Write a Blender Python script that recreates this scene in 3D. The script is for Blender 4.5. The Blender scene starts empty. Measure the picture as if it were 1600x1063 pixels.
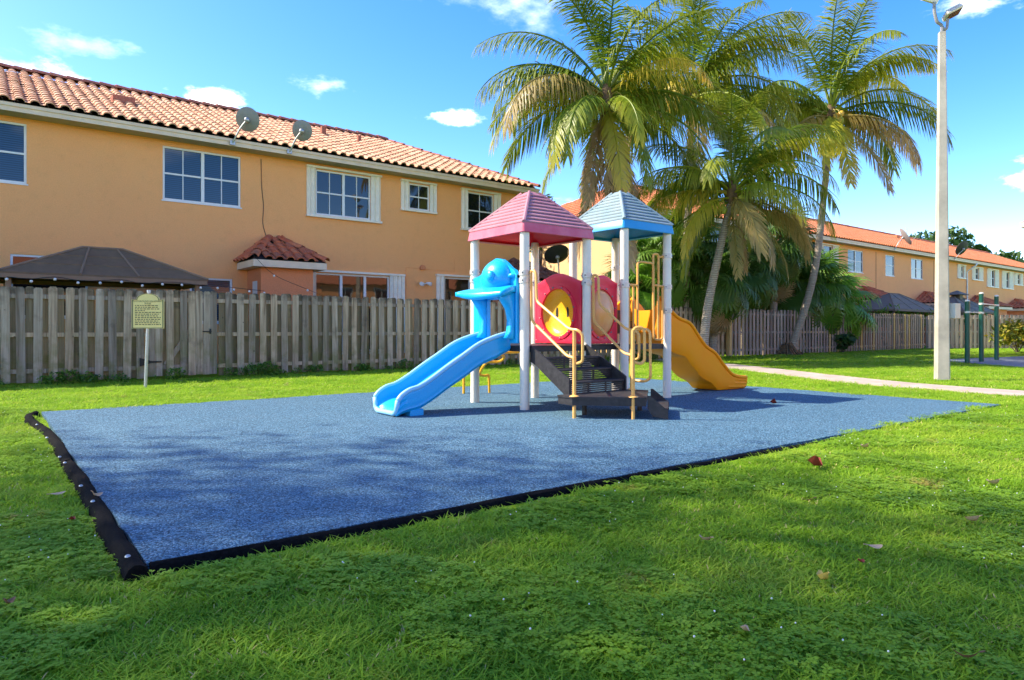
import bpy, math, random
import numpy as np
from mathutils import Vector, Matrix, Euler
R = math.radians
random.seed(7)
scene = bpy.context.scene
COL = scene.collection

# ------------------------------------------------------------------ camera
cam_data = bpy.data.cameras.new('camera'); cam = bpy.data.objects.new('camera', cam_data); COL.objects.link(cam)
cam.location = (0, 0, 1.0); cam.rotation_euler = (R(90), 0, R(52.3 - 90))
cam_data.sensor_width = 36; cam_data.lens = 24.0; cam_data.shift_y = -15.5 / 1600
cam_data.clip_start = 0.05; cam_data.clip_end = 2000
scene.camera = cam
TH = R(52.3); CS, CC = math.sin(TH), math.cos(TH)
def cam_pt(px, Z):                                   # photo column and depth -> place on the ground plan
    X = (px - 800) / 1067. * Z
    return X * CS + Z * CC, -X * CC + Z * CS
# ------------------------------------------------------------------ sky and sun
SUN = Vector((-.74, .67, 0)).normalized(); ELEV = R(43)
SUNV = Vector((SUN.x * math.cos(ELEV), SUN.y * math.cos(ELEV), math.sin(ELEV)))
CLOUD_SEED = 1.25  # picked so the added cloud field leaves the view mostly clear
world = bpy.data.worlds.new('World'); scene.world = world; world.use_nodes = True
wn, wl = world.node_tree.nodes, world.node_tree.links
wn.clear()
def N(nodes, t, **kw):
    n = nodes.new(t)
    for k, v in kw.items(): setattr(n, k, v)
    return n
out = N(wn, 'ShaderNodeOutputWorld'); bg = N(wn, 'ShaderNodeBackground'); sky = N(wn, 'ShaderNodeTexSky', sky_type='NISHITA')
sky.sun_disc = False; sky.sun_elevation = ELEV; sky.sun_rotation = math.atan2(SUN.x, SUN.y)
sky.air_density = 0.62; sky.dust_density = 0.3; sky.ozone_density = 1.6; sky.altitude = 0
hsv = N(wn, 'ShaderNodeHueSaturation'); hsv.inputs['Saturation'].default_value = 1.38; hsv.inputs['Value'].default_value = 1.0
hsv.inputs['Hue'].default_value = 0.519
wl.new(sky.outputs[0], hsv.inputs['Color'])
tc = N(wn, 'ShaderNodeTexCoord')
def wmath(op, a, b=None, c=None):
    n = N(wn, 'ShaderNodeMath', operation=op)
    for i, v in enumerate((a, b, c)):
        if v is None: continue
        if isinstance(v, (int, float)): n.inputs[i].default_value = v
        else: wl.new(v, n.inputs[i])
    return n.outputs[0]
def wdot(vec, v):
    n = N(wn, 'ShaderNodeVectorMath', operation='DOT_PRODUCT'); wl.new(vec, n.inputs[0]); n.inputs[1].default_value = v
    return n.outputs['Value']
dirv = tc.outputs['Generated']
nz = N(wn, 'ShaderNodeTexNoise'); nz.inputs['Scale'].default_value = 22; nz.inputs['Detail'].default_value = 7; nz.inputs['Roughness'].default_value = .6
mp = N(wn, 'ShaderNodeMapping'); mp.inputs['Scale'].default_value = (1, 1, 2.2); wl.new(dirv, mp.inputs[0]); wl.new(mp.outputs[0], nz.inputs['Vector'])
noise = nz.outputs['Fac']
clouds = None
# small fair-weather clouds: photo column, row, half width, half height (pixels), strength
for (px, py, hw, hh, st) in [(330, 158, 60, 20, 1.0), (712, 184, 46, 12, .8), (40, 105, 60, 20, .55), (112, 122, 22, 9, .7),
                             (505, 132, 40, 18, .25), (1530, 8, 90, 22, .5), (-160, 150, 160, 50, .9), (1760, 260, 150, 50, .8), (120, 66, 90, 20, .16)]:
    c = Vector((px - 800, 0, 516 - py)) / 1067.
    v = Vector((CS, -CC, 0)) * c.x + Vector((CC, CS, 0)) + Vector((0, 0, c.z)); sc = 1 / v.length; v.normalize()
    right = v.cross(Vector((0, 0, 1))).normalized(); up = right.cross(v)
    a = wmath('DIVIDE', wdot(dirv, right), hw * sc / 1067 * 1.5); b = wmath('DIVIDE', wdot(dirv, up), hh * sc / 1067 * 1.5)
    d2 = wmath('ADD', wmath('MULTIPLY', a, a), wmath('MULTIPLY', b, b))
    front = wmath('GREATER_THAN', wdot(dirv, v), 0)
    k = wmath('SUBTRACT', wmath('MULTIPLY', noise, 2.5), wmath('ADD', wmath('SQRT', d2), .72))
    mr = N(wn, 'ShaderNodeMapRange'); mr.interpolation_type = 'SMOOTHSTEP'; wl.new(k, mr.inputs[0])
    mr.inputs[1].default_value = -.15; mr.inputs[2].default_value = .75; mr.inputs[3].default_value = 0; mr.inputs[4].default_value = st
    f = wmath('MULTIPLY', mr.outputs[0], front)
    clouds = f if clouds is None else wmath('MAXIMUM', clouds, f)
# cloud field added round the whole sky as white fill light for shaded walls
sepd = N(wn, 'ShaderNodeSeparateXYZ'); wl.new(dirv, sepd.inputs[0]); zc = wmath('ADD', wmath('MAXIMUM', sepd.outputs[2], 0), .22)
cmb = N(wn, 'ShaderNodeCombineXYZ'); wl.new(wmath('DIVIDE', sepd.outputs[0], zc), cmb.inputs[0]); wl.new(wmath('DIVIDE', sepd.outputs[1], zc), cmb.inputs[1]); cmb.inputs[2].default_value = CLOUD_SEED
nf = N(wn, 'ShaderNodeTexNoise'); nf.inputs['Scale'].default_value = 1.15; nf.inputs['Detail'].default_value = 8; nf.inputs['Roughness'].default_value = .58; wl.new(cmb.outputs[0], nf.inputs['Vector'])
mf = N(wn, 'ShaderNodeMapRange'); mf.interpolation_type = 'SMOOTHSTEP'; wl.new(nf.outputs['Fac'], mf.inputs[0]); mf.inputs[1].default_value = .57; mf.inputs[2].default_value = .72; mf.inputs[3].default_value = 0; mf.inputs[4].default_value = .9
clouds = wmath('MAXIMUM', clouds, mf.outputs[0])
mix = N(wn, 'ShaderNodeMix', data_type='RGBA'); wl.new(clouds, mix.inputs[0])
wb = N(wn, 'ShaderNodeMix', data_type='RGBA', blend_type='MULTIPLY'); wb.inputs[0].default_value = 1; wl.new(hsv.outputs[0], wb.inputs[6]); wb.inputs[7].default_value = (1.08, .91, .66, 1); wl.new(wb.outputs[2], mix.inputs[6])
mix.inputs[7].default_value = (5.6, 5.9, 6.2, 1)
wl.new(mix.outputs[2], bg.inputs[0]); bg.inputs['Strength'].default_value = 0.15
wl.new(bg.outputs[0], out.inputs[0])
sd = bpy.data.lights.new('sun', 'SUN'); sd.energy = 2.0; sd.angle = R(0.53); sd.color = (1, .90, .74)
sun = bpy.data.objects.new('sun', sd); COL.objects.link(sun); sun.location = (-20, 20, 30)
sun.rotation_euler = (-SUNV).to_track_quat('-Z', 'Y').to_euler()
vs = scene.view_settings; vs.view_transform = 'Standard'; vs.look = 'None'; vs.gamma = 1; vs.exposure = 2.4; vs.use_curve_mapping = False
scene.render.engine = 'CYCLES'

# ------------------------------------------------------------------ materials
MATS = {}
class NT:
    def __init__(s, name):
        s.m = bpy.data.materials.new(name); s.m.use_nodes = True; s.n = s.m.node_tree.nodes; s.l = s.m.node_tree.links
        s.b = s.n['Principled BSDF']; s.t = s.n.new('ShaderNodeTexCoord'); MATS[name] = s.m
    def node(s, t, **kw): return N(s.n, t, **kw)
    def noise(s, scale, detail=4, rough=.55, vec=None, stretch=None, dist=0):
        v = vec or s.t.outputs['Object']
        if stretch:
            m = s.node('ShaderNodeMapping'); m.inputs['Scale'].default_value = stretch; s.l.new(v, m.inputs[0]); v = m.outputs[0]
        n = s.node('ShaderNodeTexNoise'); n.inputs['Scale'].default_value = scale; n.inputs['Detail'].default_value = detail
        n.inputs['Roughness'].default_value = rough; n.inputs['Distortion'].default_value = dist; s.l.new(v, n.inputs['Vector'])
        return n.outputs['Fac']
    def vor(s, scale, vec=None, out='Distance', feature='F1'):
        n = s.node('ShaderNodeTexVoronoi', feature=feature); n.inputs['Scale'].default_value = scale; s.l.new(vec or s.t.outputs['Object'], n.inputs['Vector'])
        return n.outputs[out]
    def pos(s): return s.node('ShaderNodeNewGeometry').outputs['Position']
    def rand(s):
        o = s.node('ShaderNodeObjectInfo').outputs['Random']; g = s.node('ShaderNodeNewGeometry').outputs['Random Per Island']
        return s.math('FRACT', s.math('ADD', o, g))
    def math(s, op, a, b=None):
        n = s.node('ShaderNodeMath', operation=op)
        for i, v in enumerate((a, b)):
            if v is None: continue
            if isinstance(v, (int, float)): n.inputs[i].default_value = v
            else: s.l.new(v, n.inputs[i])
        return n.outputs[0]
    def ramp(s, f, stops, interp='LINEAR'):
        r = s.node('ShaderNodeValToRGB'); r.color_ramp.interpolation = interp
        e = r.color_ramp.elements
        while len(e) < len(stops): e.new(.5)
        for q, (p, c) in zip(e, stops): q.position = p; q.color = (*c, 1) if len(c) == 3 else c
        s.l.new(f, r.inputs[0]); return r.outputs[0]
    def rng(s, f, a, b, c, d):
        r = s.node('ShaderNodeMapRange'); s.l.new(f, r.inputs[0])
        for i, v in enumerate((a, b, c, d)): r.inputs[i + 1].default_value = v
        return r.outputs[0]
    def mix(s, f, a, b, mode='MIX'):
        m = s.node('ShaderNodeMix', data_type='RGBA', blend_type=mode)
        for i, v in ((0, f), (6, a), (7, b)):
            if isinstance(v, (int, float)): m.inputs[i].default_value = v
            elif isinstance(v, tuple): m.inputs[i].default_value = (*v, 1) if len(v) == 3 else v
            else: s.l.new(v, m.inputs[i])
        return m.outputs[2]
    def col(s, c):
        if isinstance(c, tuple): s.b.inputs['Base Color'].default_value = (*c, 1)
        else: s.l.new(c, s.b.inputs['Base Color'])
        return s
    def bump(s, f, strength=.3, dist=.01):
        b = s.node('ShaderNodeBump'); b.inputs['Strength'].default_value = strength; b.inputs['Distance'].default_value = dist
        s.l.new(f, b.inputs['Height']); s.l.new(b.outputs[0], s.b.inputs['Normal']); return s
    def set(s, rough=None, metal=None, spec=None, trans=None):
        for k, v in (('Roughness', rough), ('Metallic', metal), ('Specular IOR Level', spec)):
            if v is not None:
                if isinstance(v, (int, float)): s.b.inputs[k].default_value = v
                else: s.l.new(v, s.b.inputs[k])
        return s
    def translucent(s, fac, c):
        t = s.node('ShaderNodeBsdfTranslucent'); mx = s.node('ShaderNodeMixShader'); mx.inputs[0].default_value = fac
        if isinstance(c, tuple): t.inputs[0].default_value = (*c, 1)
        else: s.l.new(c, t.inputs[0])
        s.l.new(s.b.outputs[0], mx.inputs[1]); s.l.new(t.outputs[0], mx.inputs[2])
        s.l.new(mx.outputs[0], s.n['Material Output'].inputs[0]); return s

def lin(r, g, b):
    f = lambda v: ((v / 255 + .055) / 1.055) ** 2.4 if v > 10 else v / 255 / 12.92
    return (f(r), f(g), f(b))
def paint(name, c, rough=.4, var=.12, scale=6, bump=0, spec=.4, metal=0):
    m = NT(name); n = m.noise(scale, 5, .6, vec=m.pos())
    d = tuple(x * (1 - var) for x in c); l = tuple(min(1, x * (1 + var * .6)) for x in c)
    m.col(m.ramp(n, [(.3, d), (.7, l)])).set(rough=m.rng(n, .3, .7, rough * .85, min(1, rough * 1.25)), spec=spec, metal=metal)
    if bump: m.bump(m.noise(60, 3, vec=m.pos()), bump, .003)
    return m.m
def stucco(name, c, c2):
    m = NT(name); p = m.pos(); big = m.noise(.5, 5, .65, vec=p); streak = m.noise(1.3, 4, .6, vec=p, stretch=(1, 1, .12)); fine = m.noise(38, 4, .7, vec=p)
    base = m.ramp(big, [(.3, c2), (.7, c)])
    base = m.mix(m.rng(streak, .55, .85, 0, .3), base, tuple(x * .72 for x in c2))
    base = m.mix(m.rng(m.noise(4.5, 6, .7, vec=p), .52, .70, 0, .22), base, tuple(x * .62 for x in c2))
    m.col(m.mix(.38, base, m.ramp(fine, [(.3, tuple(x * .7 for x in c)), (.7, tuple(min(1, x * 1.2) for x in c))]))).set(rough=.92, spec=.15)
    m.bump(m.math('ADD', fine, m.math('MULTIPLY', m.noise(9, 3, .6, vec=p), .8)), .55, .02); return m.m
stucco('stucco', (.95, .43, .165), (.91, .40, .155))
stucco('stucco_far', (.92, .41, .175), (.87, .38, .16))
stucco('stucco_red', (.74, .27, .12), (.68, .24, .11))
stucco('stucco_pale', (.74, .48, .24), (.70, .44, .21))
def tile_mat(name, cols, grime):
    m = NT(name); r = m.rand(); p = m.pos()
    c = m.ramp(r, [(i / (len(cols) - 1), q) for i, q in enumerate(cols)])
    g = m.noise(1.1, 5, .65, vec=p); c = m.mix(m.rng(g, .5, .75, 0, grime), c, (.10, .06, .045))
    f = m.noise(30, 4, .65, vec=p)
    c = m.mix(m.rng(f, .45, .8, 0, .3), c, (.62, .45, .36))
    m.col(c).set(rough=.85, spec=.2).bump(f, .4, .006); return m.m
tile_mat('roof_tile', [(.56, .27, .15), (.64, .37, .22), (.52, .22, .12), (.68, .43, .27), (.60, .32, .185)], .25)
tile_mat('roof_tile_far', [(.62, .19, .07), (.66, .22, .085), (.58, .17, .065), (.68, .25, .10)], .15)
tile_mat('roof_tile_red', [(.58, .14, .05), (.50, .11, .045), (.64, .19, .07), (.36, .09, .05)], .75)
tile_mat('roof_tile_dark', [(.17, .06, .045), (.22, .085, .06), (.13, .055, .045)], .5)  # much darker tile colours, for the store room roof at the house end
tile_mat('ridge_tile', [(.40, .13, .075), (.36, .11, .07), (.45, .17, .10)], .45)
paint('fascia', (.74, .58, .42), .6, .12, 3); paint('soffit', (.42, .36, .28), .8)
paint('white_frame', (.74, .74, .72), .45, .06); paint('shutter', (.84, .76, .62), .5, .10, 5)
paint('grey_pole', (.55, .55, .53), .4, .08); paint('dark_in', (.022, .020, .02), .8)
paint('dish_grey', (.26, .255, .24), .45, .12, 4); paint('dish_dark', (.035, .036, .038), .5, .15, 4); paint('steel', (.42, .42, .42), .4, .1, 8, metal=.6)
paint('cable', (.10, .07, .05), .8); paint('white_plastic', (.78, .78, .76), .4, .05); paint('bulb', (.8, .77, .68), .3, .05)
paint('gazebo_roof', (.20, .125, .07), .85, .2, 5, spec=.12); paint('gazebo_rib', (.28, .18, .11), .7, .12, 5, spec=.15); paint('gazebo_grey', (.19, .165, .135), .85, spec=.15)
paint('black_iron', (.012, .012, .013), .45, .2); paint('concrete_pole', (.46, .41, .33), .9, .3, 2.2, bump=.4)
paint('green_post', (.008, .085, .055), .35, .15, 5); paint('bar_white', (.62, .60, .52), .4, .1)
def fence_mat(name, cs, moss, newf):
    m = NT(name); p = m.pos(); o = m.node('ShaderNodeObjectInfo').outputs['Random']
    sx = m.node('ShaderNodeCombineXYZ'); m.l.new(m.math('MULTIPLY', o, 37.), sx.inputs[0])
    va = m.node('ShaderNodeVectorMath', operation='ADD'); m.l.new(p, va.inputs[0]); m.l.new(sx.outputs[0], va.inputs[1]); v = va.outputs[0]
    g = m.noise(14, 5, .65, vec=v, stretch=(1, 1, .05), dist=.6); blot = m.noise(2.2, 4, .6, vec=v)
    c = m.ramp(g, [(.25, cs[0]), (.5, cs[1]), (.75, cs[2])])
    tone = m.ramp(o, [(0, (.62, .62, .64)), (.5, (1, 1, 1)), (1, (1.18, 1.08, .95))])
    c = m.mix(1.0, c, tone, 'MULTIPLY')
    sep = m.node('ShaderNodeSeparateXYZ'); m.l.new(p, sep.inputs[0]); z = sep.outputs[2]
    mossf = m.math('MULTIPLY', m.rng(z, 1.2, .1, 0, 1), m.rng(m.noise(3.2, 4, .6, vec=v), .42, .62, 0, moss))
    c = m.mix(mossf, c, (.15, .155, .03))
    dk = m.math('MAXIMUM', m.rng(blot, .58, .75, 0, .55), m.math('MULTIPLY', m.rng(z, 1.66, 1.84, 0, 1), m.rng(m.noise(7, 4, .6, vec=v), .40, .6, 0, .8)))
    c = m.mix(dk, c, (.045, .038, .032))
    kn = m.vor(3.3, vec=v); c = m.mix(m.rng(kn, .03, .07, .8, 0), c, (.05, .035, .025))
    if newf: c = m.mix(m.math('GREATER_THAN', o, 1 - newf), c, m.ramp(g, [(.3, (.50, .32, .12)), (.7, (.62, .43, .20))]))
    m.col(c).set(rough=.9, spec=.15).bump(g, .5, .006); return m.m
fence_mat('fence_wood', [(.18, .125, .08), (.43, .325, .23), (.62, .50, .38)], .7, 0)
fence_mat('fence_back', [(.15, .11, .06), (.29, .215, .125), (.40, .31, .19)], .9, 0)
fence_mat('fence_far', [(.22, .165, .125), (.36, .28, .225), (.47, .385, .32)], .2, .13)
fence_mat('fence_right', [(.38, .31, .25), (.50, .42, .35), (.58, .50, .43)], .1, 0)
def glass(name, c, rough=.02):
    m = NT(name); m.col(c).set(rough=rough, spec=.7)
    w = m.noise(1.1, 2, .5, vec=m.pos()); m.bump(w, .03, .05); return m.m
glass('glass_dark', (.010, .012, .013)); glass('glass_door', (.030, .018, .011))
m = NT('glass_blind'); w = m.node('ShaderNodeTexWave'); w.bands_direction = 'Z'; w.inputs['Scale'].default_value = 6.2; m.l.new(m.pos(), w.inputs['Vector'])
m.col(m.ramp(w.outputs['Fac'], [(.15, (.006, .014, .028)), (.6, (.016, .042, .085))])).set(rough=.03, spec=.55)
# play pad
m = NT('rubber_blue'); p = m.pos(); mpn = m.node('ShaderNodeMapping'); mpn.inputs['Scale'].default_value = (1, 1, .2); m.l.new(p, mpn.inputs[0])
wr = m.node('ShaderNodeVectorMath', operation='ADD'); nn = m.node('ShaderNodeTexNoise'); nn.inputs['Scale'].default_value = 55; m.l.new(p, nn.inputs['Vector'])
sc_ = m.node('ShaderNodeVectorMath', operation='SCALE'); sc_.inputs['Scale'].default_value = .02; m.l.new(nn.outputs['Color'], sc_.inputs[0]); m.l.new(p, wr.inputs[0]); m.l.new(sc_.outputs[0], wr.inputs[1])
cell = m.vor(105, vec=wr.outputs[0], out='Color'); dist_ = m.vor(105, vec=wr.outputs[0])
sepc = m.node('ShaderNodeSeparateColor'); m.l.new(cell, sepc.inputs[0])
c = m.ramp(sepc.outputs[0], [(0, (.024, .05, .066)), (.3, (.055, .145, .21)), (.6, (.10, .24, .34)), (.86, (.165, .33, .45)), (1, (.26, .43, .55))])
c = m.mix(m.rng(dist_, .4, .8, 0, .6), c, (.008, .02, .045))
big = m.noise(.7, 5, .6, vec=p); c = m.mix(m.rng(big, .5, .75, 0, .2), c, (.16, .29, .36))
dust = m.noise(2.3, 5, .65, vec=p); c = m.mix(m.rng(dust, .6, .8, 0, .2), c, (.30, .37, .42))
m.col(c).set(rough=.8, spec=.3).bump(m.math('SUBTRACT', 1., dist_), .9, .012)
m = NT('rubber_grey'); p = m.pos(); cell = m.vor(70, vec=p, out='Color'); sepc = m.node('ShaderNodeSeparateColor'); m.l.new(cell, sepc.inputs[0])
m.col(m.ramp(sepc.outputs[0], [(0, (.08, .10, .12)), (1, (.24, .27, .30))])).set(rough=.9)
m = NT('kerb_black'); p = m.pos(); m.col(m.ramp(m.noise(45, 4, .7, vec=p), [(.35, (.003, .003, .003)), (.75, (.012, .011, .011))])).set(rough=.95, spec=.08).bump(m.noise(70, 3, .7, vec=p), .6, .008)
m = NT('concrete'); p = m.pos(); m.col(m.ramp(m.noise(2.2, 6, .65, vec=p), [(.3, (.34, .25, .19)), (.7, (.50, .41, .33))])).set(rough=.9).bump(m.noise(60, 3, vec=p), .3, .004)
# lawn
m = NT('lawn_soil'); p = m.pos(); a = m.noise(1.3, 5, .6, vec=p); b = m.noise(26, 4, .7, vec=p)
c = m.ramp(b, [(.3, (.09, .15, .008)), (.55, (.18, .32, .010)), (.8, (.30, .45, .014))])
m.col(m.mix(m.rng(a, .5, .72, 0, .5), c, (.20, .29, .015))).set(rough=.95, spec=.1).bump(b, .9, .04)
def grass_mat(name, lo, mid, hi, tr=.35):
    m = NT(name); p = m.pos(); o = m.node('ShaderNodeObjectInfo').outputs['Random']
    a = m.noise(.9, 4, .6, vec=p); k = m.math('ADD', m.math('MULTIPLY', m.rng(a, .35, .65, 0, 1), .55), m.math('MULTIPLY', o, .45))
    c = m.ramp(k, [(0, lo), (.5, mid), (1, hi)]); dry = m.math('MULTIPLY', m.rng(m.noise(1.7, 3, .6, vec=p), .62, .72, 0, .75), m.rng(o, .35, .6, 0, 1)); c = m.mix(dry, c, (.50, .34, .10))
    m.col(c).set(rough=.6, spec=.2).translucent(tr, c); return m.m
grass_mat('grass', (.19, .36, .020), (.30, .49, .030), (.46, .57, .06), .5)
grass_mat('clover', (.22, .38, .025), (.26, .45, .03), (.35, .51, .05), .45)
paint('tiny_flower', (.8, .8, .76), .7); paint('straw', (.55, .42, .17), .8)
# plants
def frond_mat(name, base, tip, tipw):
    m = NT(name); at = m.node('ShaderNodeAttribute', attribute_name='age'); p = m.pos(); n = m.noise(3, 3, .6, vec=p); o = m.node('ShaderNodeObjectInfo').outputs['Random']
    f = m.math('ADD', m.math('MULTIPLY', at.outputs['Fac'], tipw), m.math('MULTIPLY', m.math('SUBTRACT', n, .5), .7))
    f = m.math('ADD', f, m.math('MULTIPLY', m.math('SUBTRACT', o, .5), .35))
    c = m.mix(m.rng(f, 0, 1, 0, 1), base, tip)
    m.col(c).set(rough=.42, spec=.4).translucent(.42, c); return m.m
frond_mat('frond_green', (.12, .20, .014), (.44, .43, .035), .7)
frond_mat('frond_lime', (.24, .32, .018), (.66, .54, .05), .9)
frond_mat('frond_yellow', (.42, .38, .02), (.72, .50, .08), 1.0)
frond_mat('frond_brown', (.30, .24, .05), (.52, .36, .14), .9)
frond_mat('frond_dead', (.38, .25, .12), (.56, .41, .23), .8)
frond_mat('fan_dark', (.06, .135, .018), (.15, .24, .04), .6)
frond_mat('fan_mid', (.09, .22, .02), (.22, .36, .05), .7)
frond_mat('fan_bright', (.14, .33, .022), (.30, .48, .05), .6)
m = NT('palm_trunk'); p = m.pos(); w = m.node('ShaderNodeTexWave'); w.bands_direction = 'Z'; w.inputs['Scale'].default_value = 5.5; w.inputs['Distortion'].default_value = 5.0; w.inputs['Detail'].default_value = 3; m.l.new(p, w.inputs['Vector'])
n = m.noise(5, 5, .65, vec=p); c = m.ramp(w.outputs['Fac'], [(.05, (.20, .155, .115)), (.35, (.34, .27, .205)), (1, (.43, .36, .28))])
m.col(m.mix(m.rng(n, .5, .75, 0, .6), c, (.19, .145, .105))).set(rough=.95).bump(w.outputs['Fac'], .6, .02)
paint('palm_boot', (.16, .10, .05), .95, .35, 9, bump=.5); paint('coconut_green', (.40, .42, .05), .4, .25, 6); paint('coconut_gold', (.62, .36, .05), .4, .3, 6)
paint('bark', (.14, .11, .085), .95, .3, 7, bump=.5); paint('stalk', (.30, .26, .05), .6)
def leaf_mat(name, a, b, c_):
    m = NT(name); r = m.node('ShaderNodeNewGeometry').outputs['Random Per Island']; c = m.ramp(r, [(0, a), (.55, b), (1, c_)])
    m.col(c).set(rough=.5, spec=.35).translucent(.25, c); return m.m
leaf_mat('leaf_dark', (.018, .05, .010), (.035, .085, .016), (.07, .13, .025))
leaf_mat('leaf_bright', (.05, .13, .012), (.09, .20, .018), (.17, .28, .03))
leaf_mat('leaf_croton', (.05, .12, .012), (.22, .24, .02), (.50, .36, .03))
leaf_mat('leaf_dry', (.22, .11, .06), (.40, .24, .13), (.55, .38, .24))
paint('leaf_red', (.24, .035, .018), .7, .3, 20); paint('leaf_tan', (.50, .34, .20), .7, .2, 20); paint('leaf_yellow', (.60, .42, .09), .7, .2, 20); paint('leaf_brown', (.22, .12, .06), .8, .25, 20)
# playground plastics
def plastic(name, c, fade, rough=.35, f=.5, spec=.45):
    m = NT(name); p = m.pos(); n = m.noise(2.6, 5, .62, vec=p); d = m.noise(9, 5, .7, vec=p, stretch=(1, 1, .3)); s = m.noise(70, 3, .6, vec=p)
    col = m.mix(m.rng(n, .38, .72, 0, f), c, fade); col = m.mix(m.rng(d, .60, .82, 0, .22), col, tuple(x * .45 + .03 for x in c))
    m.col(col).set(rough=m.rng(s, .3, .7, rough * .8, rough * 1.3), spec=spec).bump(s, .06, .002); return m.m
plastic('plastic_blue', (.004, .40, .80), (.02, .46, .84), .3); plastic('lip_blue', (.26, .58, .84), (.42, .68, .86), .4)
plastic('plastic_orange', (.99, .31, .0005), (.99, .37, .002), .5, spec=.2); plastic('plastic_yellow', (.86, .45, .012), (.88, .52, .06), .28)
plastic('bubble', (.86, .34, .09), (.84, .46, .24), .16, .9)
plastic('plastic_red', (.84, .018, .06), (.86, .05, .10), .35); plastic('roof_red', (.80, .014, .03), (.72, .02, .05), .35)
plastic('roof_pink', (.42, .165, .20), (.46, .225, .25), .6, .9); plastic('fascia_pink', (.66, .09, .15), (.70, .20, .26), .45, .9)
plastic('roof_pale', (.20, .29, .31), (.27, .33, .34), .6, .9); plastic('roof_blue', (.010, .27, .60), (.04, .36, .66), .38)
paint('post_white', (.86, .77, .63), .38, .10, 4); paint('rail_yellow', (.85, .43, .11), .38, .12, 5); paint('climb_yellow', (.85, .45, .02), .38, .12, 5)
paint('clamp', (.66, .60, .52), .35, .12, 10, metal=.3); paint('bolt_grey', (.26, .25, .25), .35, .2, 10, metal=.6)
m = NT('deck_black'); p = m.pos(); n = m.noise(18, 4, .65, vec=p); m.col(m.ramp(n, [(.3, (.014, .013, .014)), (.75, (.045, .042, .043))])).set(rough=.5, spec=.4).bump(n, .2, .004)
paint('sign_cream', (.95, .73, .30), .7, .06, 20, spec=.15); paint('sign_olive', (.16, .15, .07), .6); paint('sign_ink', (.10, .075, .04), .8); paint('galv', (.50, .50, .49), .35, .15, 10, metal=.7)
paint('slot_dark', (.02, .02, .015), .6)

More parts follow.
